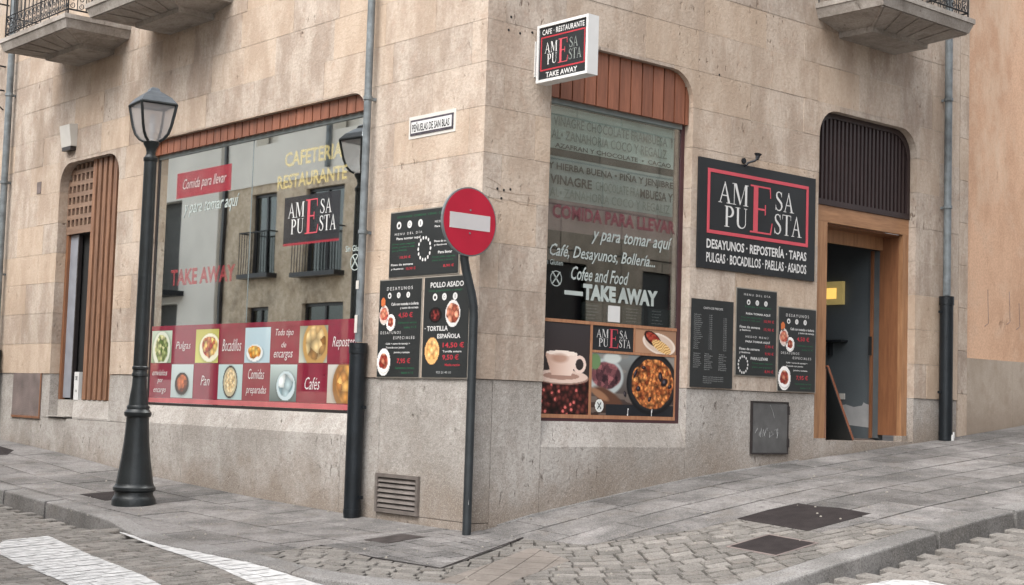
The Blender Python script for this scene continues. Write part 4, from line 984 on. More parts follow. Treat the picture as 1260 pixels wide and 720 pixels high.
# vestibule behind the doorway
VS = link(None, 'vestibule', BL)
mb = MB(); mb.box((5.0,.70,-3.4),(6.56,.79,-.5)); part_w(mb, 'floor', 'vestfloor', VS, MR)
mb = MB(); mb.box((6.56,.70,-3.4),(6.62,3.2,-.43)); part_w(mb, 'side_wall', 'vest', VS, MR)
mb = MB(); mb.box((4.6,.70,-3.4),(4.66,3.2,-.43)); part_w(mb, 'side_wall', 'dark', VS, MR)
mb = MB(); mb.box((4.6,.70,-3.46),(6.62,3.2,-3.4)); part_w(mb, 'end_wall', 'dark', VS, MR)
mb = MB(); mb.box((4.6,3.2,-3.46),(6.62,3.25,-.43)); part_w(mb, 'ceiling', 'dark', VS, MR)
mb = MB(); mb.box((6.515,.80,-.50),(6.555,3.02,-.425)); part_w(mb, 'door_leaf', plain('grey_door_leaf', (.10,.11,.115), .4), VS, MR)
mb = MB(); mb.box((6.49,.80,-.535),(6.555,3.02,-.502)); part_w(mb, 'door_edge', 'doordark', VS, MR)
mb = MB(); mb.box((6.47,1.78,-.54),(6.49,2.0,-.505)); part_w(mb, 'door_handle', 'dark', VS, MR)
rg = [(-.56,.92),(-.56,1.19),(-.62,1.20),(-.66,1.22),(-.68,1.18),(-.80,1.16),(-.92,1.19),(-1.0,1.17),(-1.12,1.13),(-1.10,1.0),(-.95,.95)]
mb = MB(); mb.poly([(6.557, v, u) for u, v in rg]); part_w(mb, 'bare_patch', 'vestpatch', VS, MR)
mb = MB(); mb.box((6.54,1.25,-1.0),(6.56,1.32,-.93)); part_w(mb, 'socket', 'cream', VS, MR)
mb = MB(); mb.box((6.42,1.94,-1.8),(6.56,1.965,-.9)).box((6.50,1.78,-1.15),(6.56,1.94,-1.12)); part_w(mb, 'wall_shelf', 'blackpanel', VS, MR)
t = thing('wall_light', 'glowing yellow wall light on the dark vestibule wall inside the doorway', 'wall light', at(MR, 6.555, 2.40, -.95))
mb = MB(); mb.box((-.05,0,-.42),(0,.28,.0)); mb.build('shade', 'litpale', t)
mb = MB(); mb.box((-.056,.07,-.42),(-.051,.20,-.09)); mb.build('bulb_glow', 'lit', t)
# leaning chalk board
t = thing('sandwich_board', 'wooden framed chalk board leaning inside the left side of the doorway', 'sandwich board', at(MR, 5.20, .79, -.33) @ Matrix.Rotation(R(0), 4, 'Y'))
mb = MB()
A0, A1, T0, T1 = (.40,0,.22), (.40,0,-.2), (.02,.80,.15), (.02,.80,-.25)
def slabq(mb, P, d): mb.hexa([p for p in P], [(p[0]-d, p[1]-.01, p[2]) for p in P])
slabq(mb, [A0, A1, T1, T0], .02); mb.build('board', 'boardblack', t)
for P, Q in ((A0,T0),(A1,T1),(T0,T1),(A0,A1)):
    mb = MB(); mb.tube([(P[0]+.006,P[1]+.004,P[2]),(Q[0]+.006,Q[1]+.004,Q[2])], .015, 4); mb.build('board_frame', 'fascia', t)
mb = MB(); mb.tube([(-.08,0,.2),(.0,.78,.13)], .013, 4); mb.build('rear_leg', 'doordark', t)
# dark bag / clutter at the board foot
mb = MB(); mb.lathe([(0,.10),(.06,.15),(.2,.16),(.36,.12),(.46,.06),(.5,.02)], 9, (0,0)); 
o = mb.build('refuse_sack', plain('greyish_sack', (.12,.10,.10), .6, bump=.6, bscale=12, vary=.5, vscale=9), smooth='all'); o.location = (-.62,5.42,.79); o['label'] = 'mottled dark sack on the floor behind the leaning chalk board'; o['category'] = 'sack'

# ---- balconies -----------------------------------------------------------------
def balcony(Mx, u0, u1, dep, zt, tier, zt2, side_ends=(1,1)):
    """slab with moulded lip, inverted stone pyramid below, iron railing above"""
    b = link(None, 'balcony', BL); z0 = zt-.16
    mb = MB()
    mb.box((u0,zt-.055,0),(u1,zt,dep))
    mb.hexa([(u0+.05,z0,0),(u1-.05,z0,0),(u1-.05,z0,dep-.05),(u0+.05,z0,dep-.05)], [(u0+.012,zt-.057,0),(u1-.012,zt-.057,0),(u1-.012,zt-.057,dep-.012),(u0+.012,zt-.057,dep-.012)])
    part_w(mb, 'balcony_slab', 'balcony', b, Mx)
    t0, t1, td = tier; zt_ = zt2
    top = [(u0+.07,z0-.001,0),(u1-.07,z0-.001,0),(u1-.07,z0-.001,dep-.07),(u0+.07,z0-.001,dep-.07)]
    bot = [(t0+.03,zt_+.06,0),(t1-.03,zt_+.06,0),(t1-.03,zt_+.06,td-.03),(t0+.03,zt_+.06,td-.03)]
    mb = MB(); mb.hexa(bot, top); part_w(mb, 'corbel', 'balcony', b, Mx)
    # raised ribs on the hips and carved strips on the sloping faces
    for i in (2, 3): mb = MB(); mb.tube([bot[i], top[i]], .018, 5); part_w(mb, 'corbel_rib', 'balcony', b, Mx)
    n = 5
    for k in range(n):
        fa, fb_ = (k+.08)/n, (k+.92)/n
        A = Vector(bot[3]).lerp(Vector(bot[2]), fa); B_ = Vector(bot[3]).lerp(Vector(bot[2]), fb_); Cc = Vector(top[3]).lerp(Vector(top[2]), fb_); Dd = Vector(top[3]).lerp(Vector(top[2]), fa)
        off = Vector((0,-.010,.008)); mb = MB(); mb.hexa([A, B_, Cc, Dd], [A+off, B_+off, Cc+off, Dd+off]); part_w(mb, 'corbel_panel', 'balcony', b, Mx)
    mb = MB(); mb.box((t0,zt_,0),(t1,zt_+.065,td)); part_w(mb, 'corbel_foot', 'balcony', b, Mx)
    rh = 1.0; i0, i1, id_ = u0+.06, u1-.06, dep-.06
    path = [((i0,0),(i0,id_)),((i0,id_),(i1,id_)),((i1,id_),(i1,0))]
    for (a, c_) in path:
        La = math.dist(a, c_)
        for h_, r_ in ((.07,.011),(.30,.009),(rh,.016)):
            mb = MB(); mb.tube([(a[0],zt+h_,a[1]),(c_[0],zt+h_,c_[1])], r_, 4); part_w(mb, 'rail', 'iron', b, Mx)
        n = max(3, int(La/.115)); sc_ = MB()
        for k in range(n+1):
            f_ = k/n; x, y = a[0]+(c_[0]-a[0])*f_, a[1]+(c_[1]-a[1])*f_
            if k in (0, n) or True:
                mb = MB(); mb.tube([(x,zt+(0 if k in (0,n//2,n) else .07),y),(x,zt+rh,y)], .0065 if k not in (0,n) else .011, 4); part_w(mb, 'baluster', 'iron', b, Mx)
            if k < n:
                dx, dy = (c_[0]-a[0])/n, (c_[1]-a[1])/n; pts = []
                for s_ in range(13):
                    t_ = s_/12; an = t_*math.pi*2.6; rr = .055*(1-t_*.72); pts.append((x+dx*.5+dx/.115*rr*math.cos(an)*.8, zt+.235-t_*.03+rr*math.sin(an), y+dy*.5+dy/.115*rr*math.cos(an)*.8))
                sc_.tube(pts, .0055, 4); pts = []
                for s_ in range(11):
                    t_ = s_/10; an = math.pi+t_*math.pi*2.3; rr = .045*(1-t_*.7); pts.append((x+dx*.5+dx/.115*rr*math.cos(an)*.8, zt+.13+rr*math.sin(an), y+dy*.5+dy/.115*rr*math.cos(an)*.8))
                sc_.tube(pts, .0055, 4)
        part_w(sc_, 'scrollwork', 'iron', b, Mx)
    return b
balcony(ML, -8.98, -6.96, .87, 5.62, (-8.43,-7.40,.46), 5.33)
balcony(ML, -6.42, -4.45, .87, 5.62, (-5.94,-4.90,.45), 5.335)
balcony(MR, 4.66, 6.40, .90, 5.56, (5.09,6.14,.45), 5.25)
t = thing('window_grille', 'black wrought iron railing cage on the wall at the far top left', 'railing', at(ML, -12.2, 5.35, 0))
for k in range(12): mb = MB(); mb.tube([(.1+k*.11,0,.16),(.1+k*.11,1.25,.16)], .008, 4); mb.build('bar', 'iron', t)
for h_ in (0,.35,1.25): mb = MB(); mb.tube([(.1,h_,0),(.1,h_,.16),(1.31,h_,.16),(1.31,h_,0)], .012, 4); mb.build('rail', 'iron', t)
mb = MB(); mb.tube([(1.31,.0,.16),(1.31,-.10,.14),(1.30,-.2,.10),(1.30,-.28,.0)], .010, 4); mb.build('bracket', 'iron', t)

# ---- downpipes -------------------------------------------------------------------
def downpipe(Mx, u, r, zj, rs_, zb, label, upper='pipe'):
    t = thing('downpipe', label, 'drainpipe', at(Mx, u, zb, 0))
    w0 = rs_+.012
    mb = MB(); mb.tube([(0,zj-zb+.01,w0),(0,7.38-zb,w0)], r, 14); mb.build('upper_pipe', upper, t, True)
    mb = MB(); mb.tube([(0,.0,w0),(0,zj-zb-.1,w0),(0,zj-zb-.1,w0),(0,zj-zb,w0)], [rs_,rs_,rs_*1.10,rs_*1.10], 16); mb.build('iron_sleeve', 'sleeve', t, True)
    for z in (zj+1.05, zj+2.35, zj+3.6):
        mb = MB(); mb.tube([(0,z-zb,w0),(0,z-zb+.035,w0)], r*1.22, 14); mb.box((-.012,z-zb,-.0),(.012,z-zb+.03,w0-r)); mb.build('bracket', upper, t)
    for z, s_ in ((.55,-1),(1.05,1),(zj-zb-.2,-1),(.2,1)):
        mb = MB(); mb.box((s_*rs_*.8-.015,z,w0-.05),(s_*rs_*1.22,z+.03,w0-.01)); mb.lathe([(z-.004,.012),(z+.034,.012)], 6, (0,0)) if False else None; mb.build('sleeve_lug', 'sleeve', t)
    mb = MB(); mb.tube([(0,.06,w0),(0,.10,w0)], rs_*1.05, 16); mb.build('collar', 'sleeve', t, True)
    return t
downpipe(ML, -1.665, .037, 1.605, .082, -.07, 'grey downpipe with black iron sleeve between the large front window and the menu boards')
downpipe(ML, -10.47, .048, 1.60, .082, .30, 'grey downpipe with black sleeve at the far left of the facade')
t = downpipe(MR, 7.13, .045, 2.50, .080, .80, 'grey downpipe with black iron sleeve right of the doorway')
mb = MB(); mb.box((.0,0,.165),(.03,.07,.19)).box((.03,.03,.165),(.045,.10,.185)); mb.build('torn_sticker', 'white', t)
t = thing('wall_sticker', 'tiny white stickers on the grey downpipe by the menu boards', 'sticker', at(ML, -1.665, 1.70, .131))
for v0, v1 in ((0,.17),(.42,.50)): mb = MB(); mb.box((-.022,v0,0),(.022,v1,.003)); mb.build('label_paper', 'cream', t)

# ---- wall fittings ------------------------------------------------------------------
t = thing('alarm_box', 'small cream alarm box on the wall above the slatted opening', 'alarm box', at(ML, -8.66, 4.26, 0))
mb = MB(); mb.hexa([(0,0,0),(.30,0,0),(.30,0,.08),(0,0,.08)], [(0,.30,0),(.30,.30,0),(.30,.28,.12),(0,.28,.12)]); mb.build('case', 'cream', t)
mb = MB(); mb.box((.02,-.05,0),(.28,-.001,.08)); mb.build('strobe', 'frame', t)
t = thing('wall_vent', 'small dark rectangular vent hole in the sandstone far left', 'vent', at(ML, -9.55, 3.73, 0)); mb = MB(); mb.box((0,0,-.01),(.13,.16,.006)); mb.build('plate', 'rust', t)
t = thing('meter_door', 'square rusty brown metal plate in the granite plinth at far left', 'metal plate', at(ML, -10.0, .68, -.012))
mb = MB(); mb.box((0,0,0),(.93,.60,.012)); mb.build('plate', 'rust', t)
mb = MB(); mb.box((0,0,.012),(.93,.03,.02)).box((.90,.03,.012),(.93,.60,.02)); mb.build('frame', 'doordark', t)
t = thing('wall_vent', 'louvred metal ventilation grille low on the corner plinth', 'vent', at(ML, -1.42, .028, -.012))
mb = MB(); mb.box((0,.0,0),(.66,.035,.03)).box((0,.325,0),(.66,.36,.03)).box((0,.035,0),(.035,.325,.03)).box((.625,.035,0),(.66,.325,.03)); mb.build('frame', 'vent', t)
mb = MB(); mb.box((.035,.035,0),(.625,.325,.003)); mb.build('backing', 'dark', t)
for k in range(6):
    z = .045+k*.047; mb = MB(); mb.hexa([(.036,z,.024),(.624,z,.024),(.624,z+.004,.024),(.036,z+.004,.024)], [(.036,z+.032,.005),(.624,z+.032,.005),(.624,z+.036,.005),(.036,z+.036,.005)]); mb.build('louvre', 'vent', t)
t = thing('meter_door', 'grey metal meter cabinet door with scratched graffiti right of the side window', 'meter door', at(MR, 3.72, .645, -.012))
mb = MB(); mb.box((0,0,0),(.57,.52,.02)); mb.build('door', 'metalbox', t)
mb = MB(); mb.box((-.015,-.015,0),(.585,0,.026)).box((-.015,.52,0),(.585,.535,.026)).box((-.015,0,0),(0,.52,.026)).box((.57,0,0),(.585,.52,.026)); mb.build('frame', 'frame', t)
mb = MB()
for z in (.06,.40): mb.box((.565,z,.02),(.59,z+.09,.035))
mb.build('hinge', 'frame', t)
mb = MB(); rg_ = random.Random(5); x = .06
while x < .42:
    p = [(x+rg_.uniform(-.02,.03), .20+rg_.uniform(-.05,.06), .0215) for _ in range(4)]
    mb.tube(p, .0018, 4); x += .045
mb.tube([(.28,.50,.0215),(.33,.42,.0215),(.35,.36,.0215)], .002, 4)
mb.build('graffiti_scratch', 'greytxt', t)
# street name plate
t = thing('street_name_sign', 'white tiled street name plate with dark border left of the corner', 'street sign', at(ML, -1.075, 3.545, .0))
mb = MB(); mb.box((-.03,-.03,0),(.67,.18,.005)); mb.build('mortar_bed', 'cream', t)
mb = MB(); mb.box((0,0,.005),(.64,.145,.012)); mb.build('border', plain('tile_border', (.07,.06,.075), .3, vary=.6, vscale=40), t)
mb = MB(); mb.box((.018,.020,.012),(.622,.125,.016)); mb.build('plate', 'white', t)
tx = TX(); add_text(tx,'PEÑUELAS DE SAN BLAS',.035,.030,.595,.118,.017,.02); part_w(tx, 'lettering', 'blacktxt', t, Matrix())
# projecting box sign: hangs square to the side facade
t = thing('projecting_sign', 'white framed double-sided box sign projecting from the corner above the side window', 'shop sign', Matrix.Translation((0,.545,3.975)))
mb = MB(); mb.box((.05,0,0),(.72,.13,.025)).box((.05,0,.505),(.72,.13,.53)).box((.05,0,.025),(.075,.13,.505)).box((.695,0,.025),(.72,.13,.505)); mb.build('frame', 'white', t)
mb = MB(); mb.box((.075,.012,.025),(.695,.118,.505)); mb.build('face', 'blackpanel', t)
mb = MB(); mb.box((0,.02,.07),(.012,.11,.40)).box((.012,.05,.10),(.05,.08,.14)).box((.012,.05,.33),(.05,.08,.37)); mb.build('bracket', 'white', t)
MS = Matrix(((1,0,0,0),(0,0,-1,.0115),(0,1,0,0),(0,0,0,1)))
lg = link(None, 'face_print', t); lg.matrix_local = MS
logo(lg, .15, .15, .63, .37, .0, refl_grey=True)  # dark reflection on the right half put into grey letters
mb = MB(); 
for a, b, c_, d_ in ((.095,.105,.675,.118),(.095,.405,.675,.418),(.095,.118,.108,.405),(.662,.118,.675,.405)): mb.box((a,b,-.001),(c_,d_,.0006))
mb.build('border_line', 'redtxt', lg)
tx = TX(); add_text(tx,'CAFE · RESTAURANTE',.11,.435,.66,.485,0,.015,0,1.1); add_text(tx,'TAKE AWAY',.17,.040,.58,.088,0,.015); part_w(tx, 'lettering', 'white', lg, Matrix())
# main sign
t = thing('shop_sign', 'large black shop sign with red frame and white lettering right of the side window', 'shop sign', at(MR, 2.805, 2.495, .0))
mb = MB(); mb.box((0,0,0),(1.885,1.12,.022)); mb.build('panel', 'blackpanel', t)
mb = MB()
for a, b, c_, d_ in ((.13,.36,1.76,.395),(.13,.985,1.76,1.02),(.13,.395,.165,.985),(1.725,.395,1.76,.985)): mb.box((a,b,.022),(c_,d_,.026))
mb.build('red_frame', 'red', t)
logo(t, .30, .43, 1.64, .93, .0235)
tx = TX(); add_text(tx,'DESAYUNOS · REPOSTERÍA · TAPAS',.13,.205,1.74,.325,.0235,.025); add_text(tx,'PULGAS · BOCADILLOS · PAELLAS · ASADOS',.13,.065,1.74,.165,.0235,.02); part_w(tx, 'lettering', 'white', t, Matrix())
t = thing('spotlight', 'small black swan-neck spotlight on the wall above the large shop sign', 'spotlight', at(MR, 3.50, 3.60, 0))
mb = MB(); mb.tube([(0,0,0),(0,.015,.045),(.015,.035,.05),(.03,.045,.07),(.07,.06,.10),(.09,.085,.11)], .013, 6); mb.build('arm', 'iron', t)
mb = MB(); mb.tube([(0,.06,0),(0,.06,.02)], .03, 8); mb.build('base_plate', 'iron', t)
mb = MB(); mb.tube([(.09,.075,.11),(.10,.11,.11),(.105,.135,.11)], [.018,.024,.040], 10); mb.build('lamp_head', 'iron', t)

# traces of old fixings in the sandstone
for (u, v) in ((.27,4.546),(.246,4.422),(.382,4.418),(.529,4.453),(.172,2.975),(.248,2.97),(.325,2.986),(.223,2.894),(.60,4.12),(3.1,4.5)):
    mb = MB(); mb.lathe([(0,.013),(.004,.011)], 7); o = mb.build('anchor_hole', 'dark', BL); o.matrix_local = at(MR, u, v, 0)
for pts in ([(.04,3.06),(.15,3.03),(.22,3.0)],[(.03,2.98),(.2,2.955),(.42,2.95),(.62,2.965)],[(.03,2.90),(.18,2.865),(.25,2.86)],[(.3,2.90),(.45,2.865),(.66,2.87)]):
    mb = MB(); 
    for q_ in ribbon(pts, [.006]+[.014]*(len(pts)-2)+[.005]): mb.poly([(a[0], a[1], .0035) for a in q_])
    part_w(mb, 'scuff_mark', 'scuff', BL, MR)
# menu boards -----------------------------------------------------------------------
def icons(mb, bk, xs, y, r, w_):
    for i, x in enumerate(xs):
        mb.disc((x, y), r, w_, 18)
        if i == 0: bk.disc((x, y-.1*r), r*.48, w_+.0004, 10)
        elif i == 1: bk.ring((x, y), r*.32, r*.42, w_+.0004, 12)
        else:
            bk.poly([(x-r*.12,y-r*.5,w_+.0004),(x+r*.12,y-r*.5,w_+.0004),(x+r*.12,y+r*.5,w_+.0004),(x-r*.12,y+r*.5,w_+.0004)])
def menu(Mx, u0, v0, wd, ht, label, items, pics=(), ics=None, wreath=None, grp=None, rim=True):
    t = thing('menu_board', label, 'menu board', at(Mx, u0, v0, .0), grp)
    if rim: mb = MB(); mb.box((-.012,-.012,0),(wd+.012,ht+.012,.008)); mb.build('rim', 'edge', t)
    mb = MB(); mb.box((0,0,.008),(wd,ht,.014)); mb.build('panel', 'boardblack', t)
    lay_ = {}
    W_ = .0148
    for it in items:
        m, s, x0, y0, x1, y1 = it[:6]; kw = it[6] if len(it) > 6 else {}
        add_text(lay_.setdefault(m, MB()), s, x0*wd, y0*ht, x1*wd, y1*ht, W_, kw.get('b', .015), kw.get('s', 0), kw.get('sp', 1.0))
    if ics:
        bk = MB(); icons(lay_.setdefault('white', MB()), bk, [x*wd for x in ics[0]], ics[1]*ht, ics[2], W_); bk.build('icon_print', 'blacktxt', t)
    if wreath:
        cx_, cy_, r_ = wreath[0]*wd, wreath[1]*ht, wreath[2]; wm = lay_.setdefault('white', MB())
        for k in range(14):
            a = k/14*2*math.pi; wm.disc((cx_+r_*math.cos(a), cy_+r_*1.12*math.sin(a)), r_*.20, W_, 6, r_*.14)
    for m, mb in lay_.items(): mb.build('lettering', m, t, kind='stuff')
    for (fn, cx_, cy_, r_, el) in pics:
        painting(fn, cx_*wd-r_, cy_*ht-r_*el, cx_*wd+r_, cy_*ht+r_*el, W_, t, 'food_photo', .009, None, None, lambda X, Y, A: ((X/A-.5)**2+(Y-.5)**2) < .25)
    return t
S = 'white'; G_ = 'greentxt'; P_ = 'redtxt'; Y_ = 'greytxt'
it_des = lambda: [(S,'DESAYUNOS',.18,.895,.80,.93,{'sp':1.5,'b':0}),(S,'Café con tostadas o bollería',.30,.735,.95,.765),(S,'y zumo de naranja',.52,.69,.95,.72),(P_,'4,50 €',.48,.60,.82,.66),(G_,'Suplemento terraza',.48,.54,.92,.565),(G_,'zumo +1 €',.62,.495,.92,.52),
    (S,'DESAYUNOS',.06,.44,.55,.47,{'sp':1.5,'b':0}),(S,'ESPECIALES',.38,.385,.88,.415,{'sp':1.5,'b':0}),(S,'Café + zumo de naranja +',.20,.325,.78,.35),(S,'Tostada con jamón',.20,.285,.66,.31),(S,'jamón y tomate',.40,.235,.78,.26),(P_,'7,95 €',.48,.13,.80,.19),(G_,'Suplemento terraza',.45,.075,.90,.10),(G_,'bacon +1 €',.60,.03,.88,.055)]
toast = f_plate(((236,230,224),(238,232,226)), (214,190,180), ((150,40,36),(206,150,120)), 5, .5,.5,.42, seed=31)
egg = f_plate(((238,236,232),(240,238,236)), (238,236,234), ((120,30,26),(196,140,110)), 5, .5,.5,.38, seed=33)
juice = lambda X, Y, A: arr((198,110,66), X)
def menu_des(Mx, u0, v0, wd, ht, label):
    menu(Mx, u0, v0, wd, ht, label, it_des(), [(toast,.13,.64,.075,1.25),(egg,.30,.56,.07,1.1),(egg,.16,.15,.105,1.2),(juice,.10,.77,.032,1.5)], ((.25,.47,.70),.84,.028))
menu_des(ML, -1.46, 1.29, .645, .905, 'tall black breakfast menu board nearest the downpipe on the left wall')
menu_des(MR, 4.118, 1.30, .622, .88, 'lowest and rightmost black breakfast menu board beside the doorway frame')
roast = f_plate(((20,22,23),(20,22,23)), (206,206,204), ((120,54,40),(226,160,130)), 5, .5,.5,.5, seed=41)
tort = f_plate(((20,22,23),(20,22,23)), (222,170,110), ((214,150,86),(236,190,130)), 5, .5,.5,.5, seed=43)
meat = f_plate(((20,22,23),(20,22,23)), (60,24,26), ((40,14,16),(150,60,56)), 5, .5,.5,.5, seed=44, ry=.4)
menu(ML, -.765, 1.29, .645, .905, 'tall black roast chicken and tortilla menu board nearest the corner post', [(S,'POLLO ASADO',.14,.895,.88,.95,{'b':.02}),(G_,'Con guarnición a elegir',.10,.85,.86,.875),(S,'· TORTILLA',.04,.46,.56,.51,{'b':.02}),(S,'ESPAÑOLA',.33,.385,.84,.44,{'b':.02}),(P_,'14,50 €',.46,.285,.93,.345),(S,'Tortilla entera',.46,.245,.88,.265),(P_,'9,50 €',.46,.165,.82,.225),(P_,'Media ración',.52,.11,.85,.135),(Y_,'923 21 40 10',.33,.035,.66,.06)],
     [(roast,.66,.63,.105,1.15),(meat,.27,.62,.095,.75),(tort,.22,.26,.105,1.15)], ((.25,.46,.70),.80,.033))
menu(ML, -1.325, 2.225, 1.03, .605, 'wide black daily menu board above two tall boards, partly behind the round road sign', [(G_,'DESAYUNOS · COMIDAS · CENAS · CAFÉ',.10,.91,.80,.95),(S,'MENU DEL DÍA',.07,.645,.48,.69,{'sp':1.5,'b':0}),(S,'Para tomar aquí',.10,.56,.46,.61,{'b':.02}),(G_,'Primer plato, segundo',.04,.49,.38,.52),(G_,'plato, postre o café,',.04,.44,.38,.47),(G_,'pan y bebida',.04,.39,.26,.42),(P_,'10,90 €',.16,.27,.32,.32),(S,'Fines de semana',.03,.17,.36,.205),(S,'y festivos',.03,.10,.22,.135),(P_,'15,90 €',.26,.09,.40,.14),
     (S,'MEDIO MENÚ',.66,.78,.95,.82,{'sp':1.4,'b':0}),(S,'Para tomar aquí',.66,.70,.95,.74),(S,'Fines de semana',.66,.48,.92,.515),(S,'y festivos',.66,.42,.84,.455),(S,'Para llevar',.72,.305,.92,.35,{'b':.02}),(G_,'Primer plato, segundo',.64,.24,.96,.27),(G_,'plato, pan y postre',.64,.19,.94,.22),(P_,'8,90 €',.80,.09,.95,.14)], (), ((.13,.29,.45),.80,.036), (.52,.40,.092))
menu(MR, 3.437, 1.442, .632, .888, 'highest black daily menu board, middle one of three below the large sign', [(S,'MENU DEL DÍA',.16,.925,.83,.955,{'sp':1.5,'b':0}),(G_,'Lunes a viernes',.20,.79,.86,.81),(S,'PARA TOMAR AQUÍ',.22,.70,.84,.735,{'b':.02}),(G_,'Primer plato, segundo plato,',.10,.66,.62,.68),(G_,'postre o café, pan',.10,.625,.58,.645),(P_,'10,90 €',.68,.62,.94,.66),(S,'Fines de semana',.07,.545,.58,.575),(S,'y festivos',.07,.505,.34,.535),(P_,'15,90 €',.68,.525,.94,.565),(S,'MEDIO MENÚ',.22,.435,.80,.465,{'sp':1.5,'b':0}),(S,'PARA TOMAR AQUÍ',.22,.375,.84,.41,{'b':.02}),(P_,'7,90 €',.72,.325,.94,.365),(S,'Fines de semana',.07,.29,.58,.32),(S,'y festivos',.07,.245,.34,.275),(P_,'9,90 €',.72,.24,.94,.28),(S,'PARA LLEVAR',.36,.18,.80,.215,{'b':.02}),(G_,'Primer plato, segundo',.40,.13,.92,.155),(G_,'plato, pan y postre',.40,.085,.90,.11),(P_,'8,90 €',.72,.03,.94,.07)], (), ((.28,.50,.72),.85,.028), (.17,.12,.075))
rr = random.Random(8); its = [(S,'CARTA DE PRECIOS',.28,.89,.74,.915,{'b':0})]
names = ['Café solo','Cortado','Con leche','Americano','Descafeinado','Infusiones','Chocolate','Churros','Tostada','Croissant','Napolitana','Zumo natural','Refrescos','Agua','Cerveza','Caña','Vino','Mosto','Vermut','Batido']
for k in range(18): its.append((Y_, names[k], .06, .815-k*.0225, .06+.013*len(names[k])+.05, .829-k*.0225, {'b':0})); its.append((Y_, '1,%d0' % rr.randint(1,9), .42, .815-k*.0225, .49, .829-k*.0225, {'b':0})); its.append((Y_, '2,%d0' % rr.randint(1,9), .76, .79-k*.0215, .84, .804-k*.0215, {'b':0}))
for c_, n in ((.06,8),(.32,9),(.66,9)):
    for k in range(n): its.append((Y_, names[(k*3+int(c_*50)) % 20], c_, .375-k*.022, c_+rr.uniform(.10,.2), .389-k*.022, {'b':0}))
for k in range(4): its.append((Y_, 'Precios con IVA incluido en barra', .30, .115-k*.022, .78 if k < 3 else .5, .129-k*.022, {'b':0}))
menu(MR, 2.745, 1.295, .635, .885, 'plain black price list board of small grey text, leftmost under the big sign', its, rim=False)

# ---- no entry sign --------------------------------------------------------------------
PX, PY = .06, -.10; pz = H(PX, PY)
t = thing('road_sign', 'round red no-entry road sign on a bent dark grey post at the building corner', 'road sign', Matrix.Translation((PX, PY, pz)))
zz = lambda z: z-pz
mb = MB(); mb.tube([(0,0,-.02),(0,0,zz(1.80)),(0,-.006,zz(1.90)),(0,-.035,zz(2.02)),(0,-.10,zz(2.20)),(0,-.126,zz(2.30)),(0,-.13,zz(2.38)),(0,-.13,zz(2.80))], .039, 14); mb.build('post', 'postgrey', t, True)
mb = MB(); cz = zz(2.627); n = 48
def vdisc(mb, x0, x1, r, cy=-.13, hole=None):
    a = [(x0, cy+r*math.cos(2*math.pi*i/n), cz+r*math.sin(2*math.pi*i/n)) for i in range(n)]; b = [(x1, p[1], p[2]) for p in a]; mb.hexa(a, b)
vdisc(mb, .036, .062, .300); mb.build('backing_disc', 'galv', t)
mb = MB(); vdisc(mb, .062, .066, .288); mb.build('red_face', 'signred', t)
mb = MB(); mb.box((.066,-.13-.225,cz-.068),(.068,-.13+.225,cz+.068)); mb.build('white_bar', 'signwhite', t)
for dz in (-.10, .10): mb = MB(); mb.tube([(.064,-.13,cz+dz),(.071,-.13,cz+dz)], .009, 8); mb.build('bolt', 'galv', t)
mb = MB(); mb.box((-.04,-.17,cz-.12),(.036,-.09,cz-.08)).box((-.04,-.17,cz+.08),(.036,-.09,cz+.12)); mb.build('clamp', 'galv', t)
mb = MB(); mb.poly([(.0345,-.02,.26),(.0345,.012,.26),(.0345,.004,.36),(.0345,-.012,.36)]); mb.box((.031,-.016,.25),(.0345,.014,.345)); mb.build('paper_scrap', 'white', t)

# ---- street lamp --------------------------------------------------------------------------
LXc, LYc = -3.92, -1.20; lz = H(LXc, LYc)
t = thing('street_lamp', 'black cast iron street lamp with a four-sided white lantern on the left pavement', 'street lamp', Matrix.Translation((LXc, LYc, lz)))
mb = MB(); mb.lathe([(-.02,.218),(.05,.218),(.075,.205),(.10,.19),(.13,.19),(.145,.212),(.175,.212),(.19,.196),(.21,.19)], 24); mb.build('base', 'lampiron', t, True)
mb = MB(); mb.lathe([(.21,.186),(.30,.172),(.45,.148),(.62,.128),(.80,.115),(.88,.112),(.885,.125),(.90,.135),(.93,.137),(.945,.122),(.96,.112),(.985,.116),(1.0,.108)], 24, flute=.045); mb.build('lower_column', 'lampiron', t, True)
mb = MB(); mb.lathe([(1.0,.100),(1.10,.090),(1.20,.074),(1.27,.072),(1.29,.071),(1.295,.080),(1.32,.082),(1.335,.073),(1.36,.073),(1.37,.081),(1.39,.081),(1.40,.073)], 18); mb.build('collar', 'lampiron', t, True)
mb = MB(); mb.lathe([(1.40,.072),(2.0,.070),(2.8,.067),(3.50,.064),(3.51,.072),(3.54,.073),(3.555,.060),(3.57,.052)], 18); mb.build('shaft', 'lampiron', t, True)
mb = MB(); mb.lathe([(3.565,.050),(3.60,.046),(3.64,.055),(3.68,.08),(3.705,.085),(3.715,.06)], 14); mb.build('lantern_cup', 'lampiron', t, True)
th0 = math.atan2(.653, -.754)+math.pi/2+R(-12); prof = [(3.715,.085),(3.74,.135),(3.79,.180),(3.87,.212),(3.98,.238),(4.09,.262)]
cor = [[(r*math.cos(th0+k*math.pi/2), r*math.sin(th0+k*math.pi/2), z) for z, r in prof] for k in range(4)]
for k in range(4): mb = MB(); mb.tube(cor[k], .016, 6); mb.build('lantern_rib', 'lampiron', t)
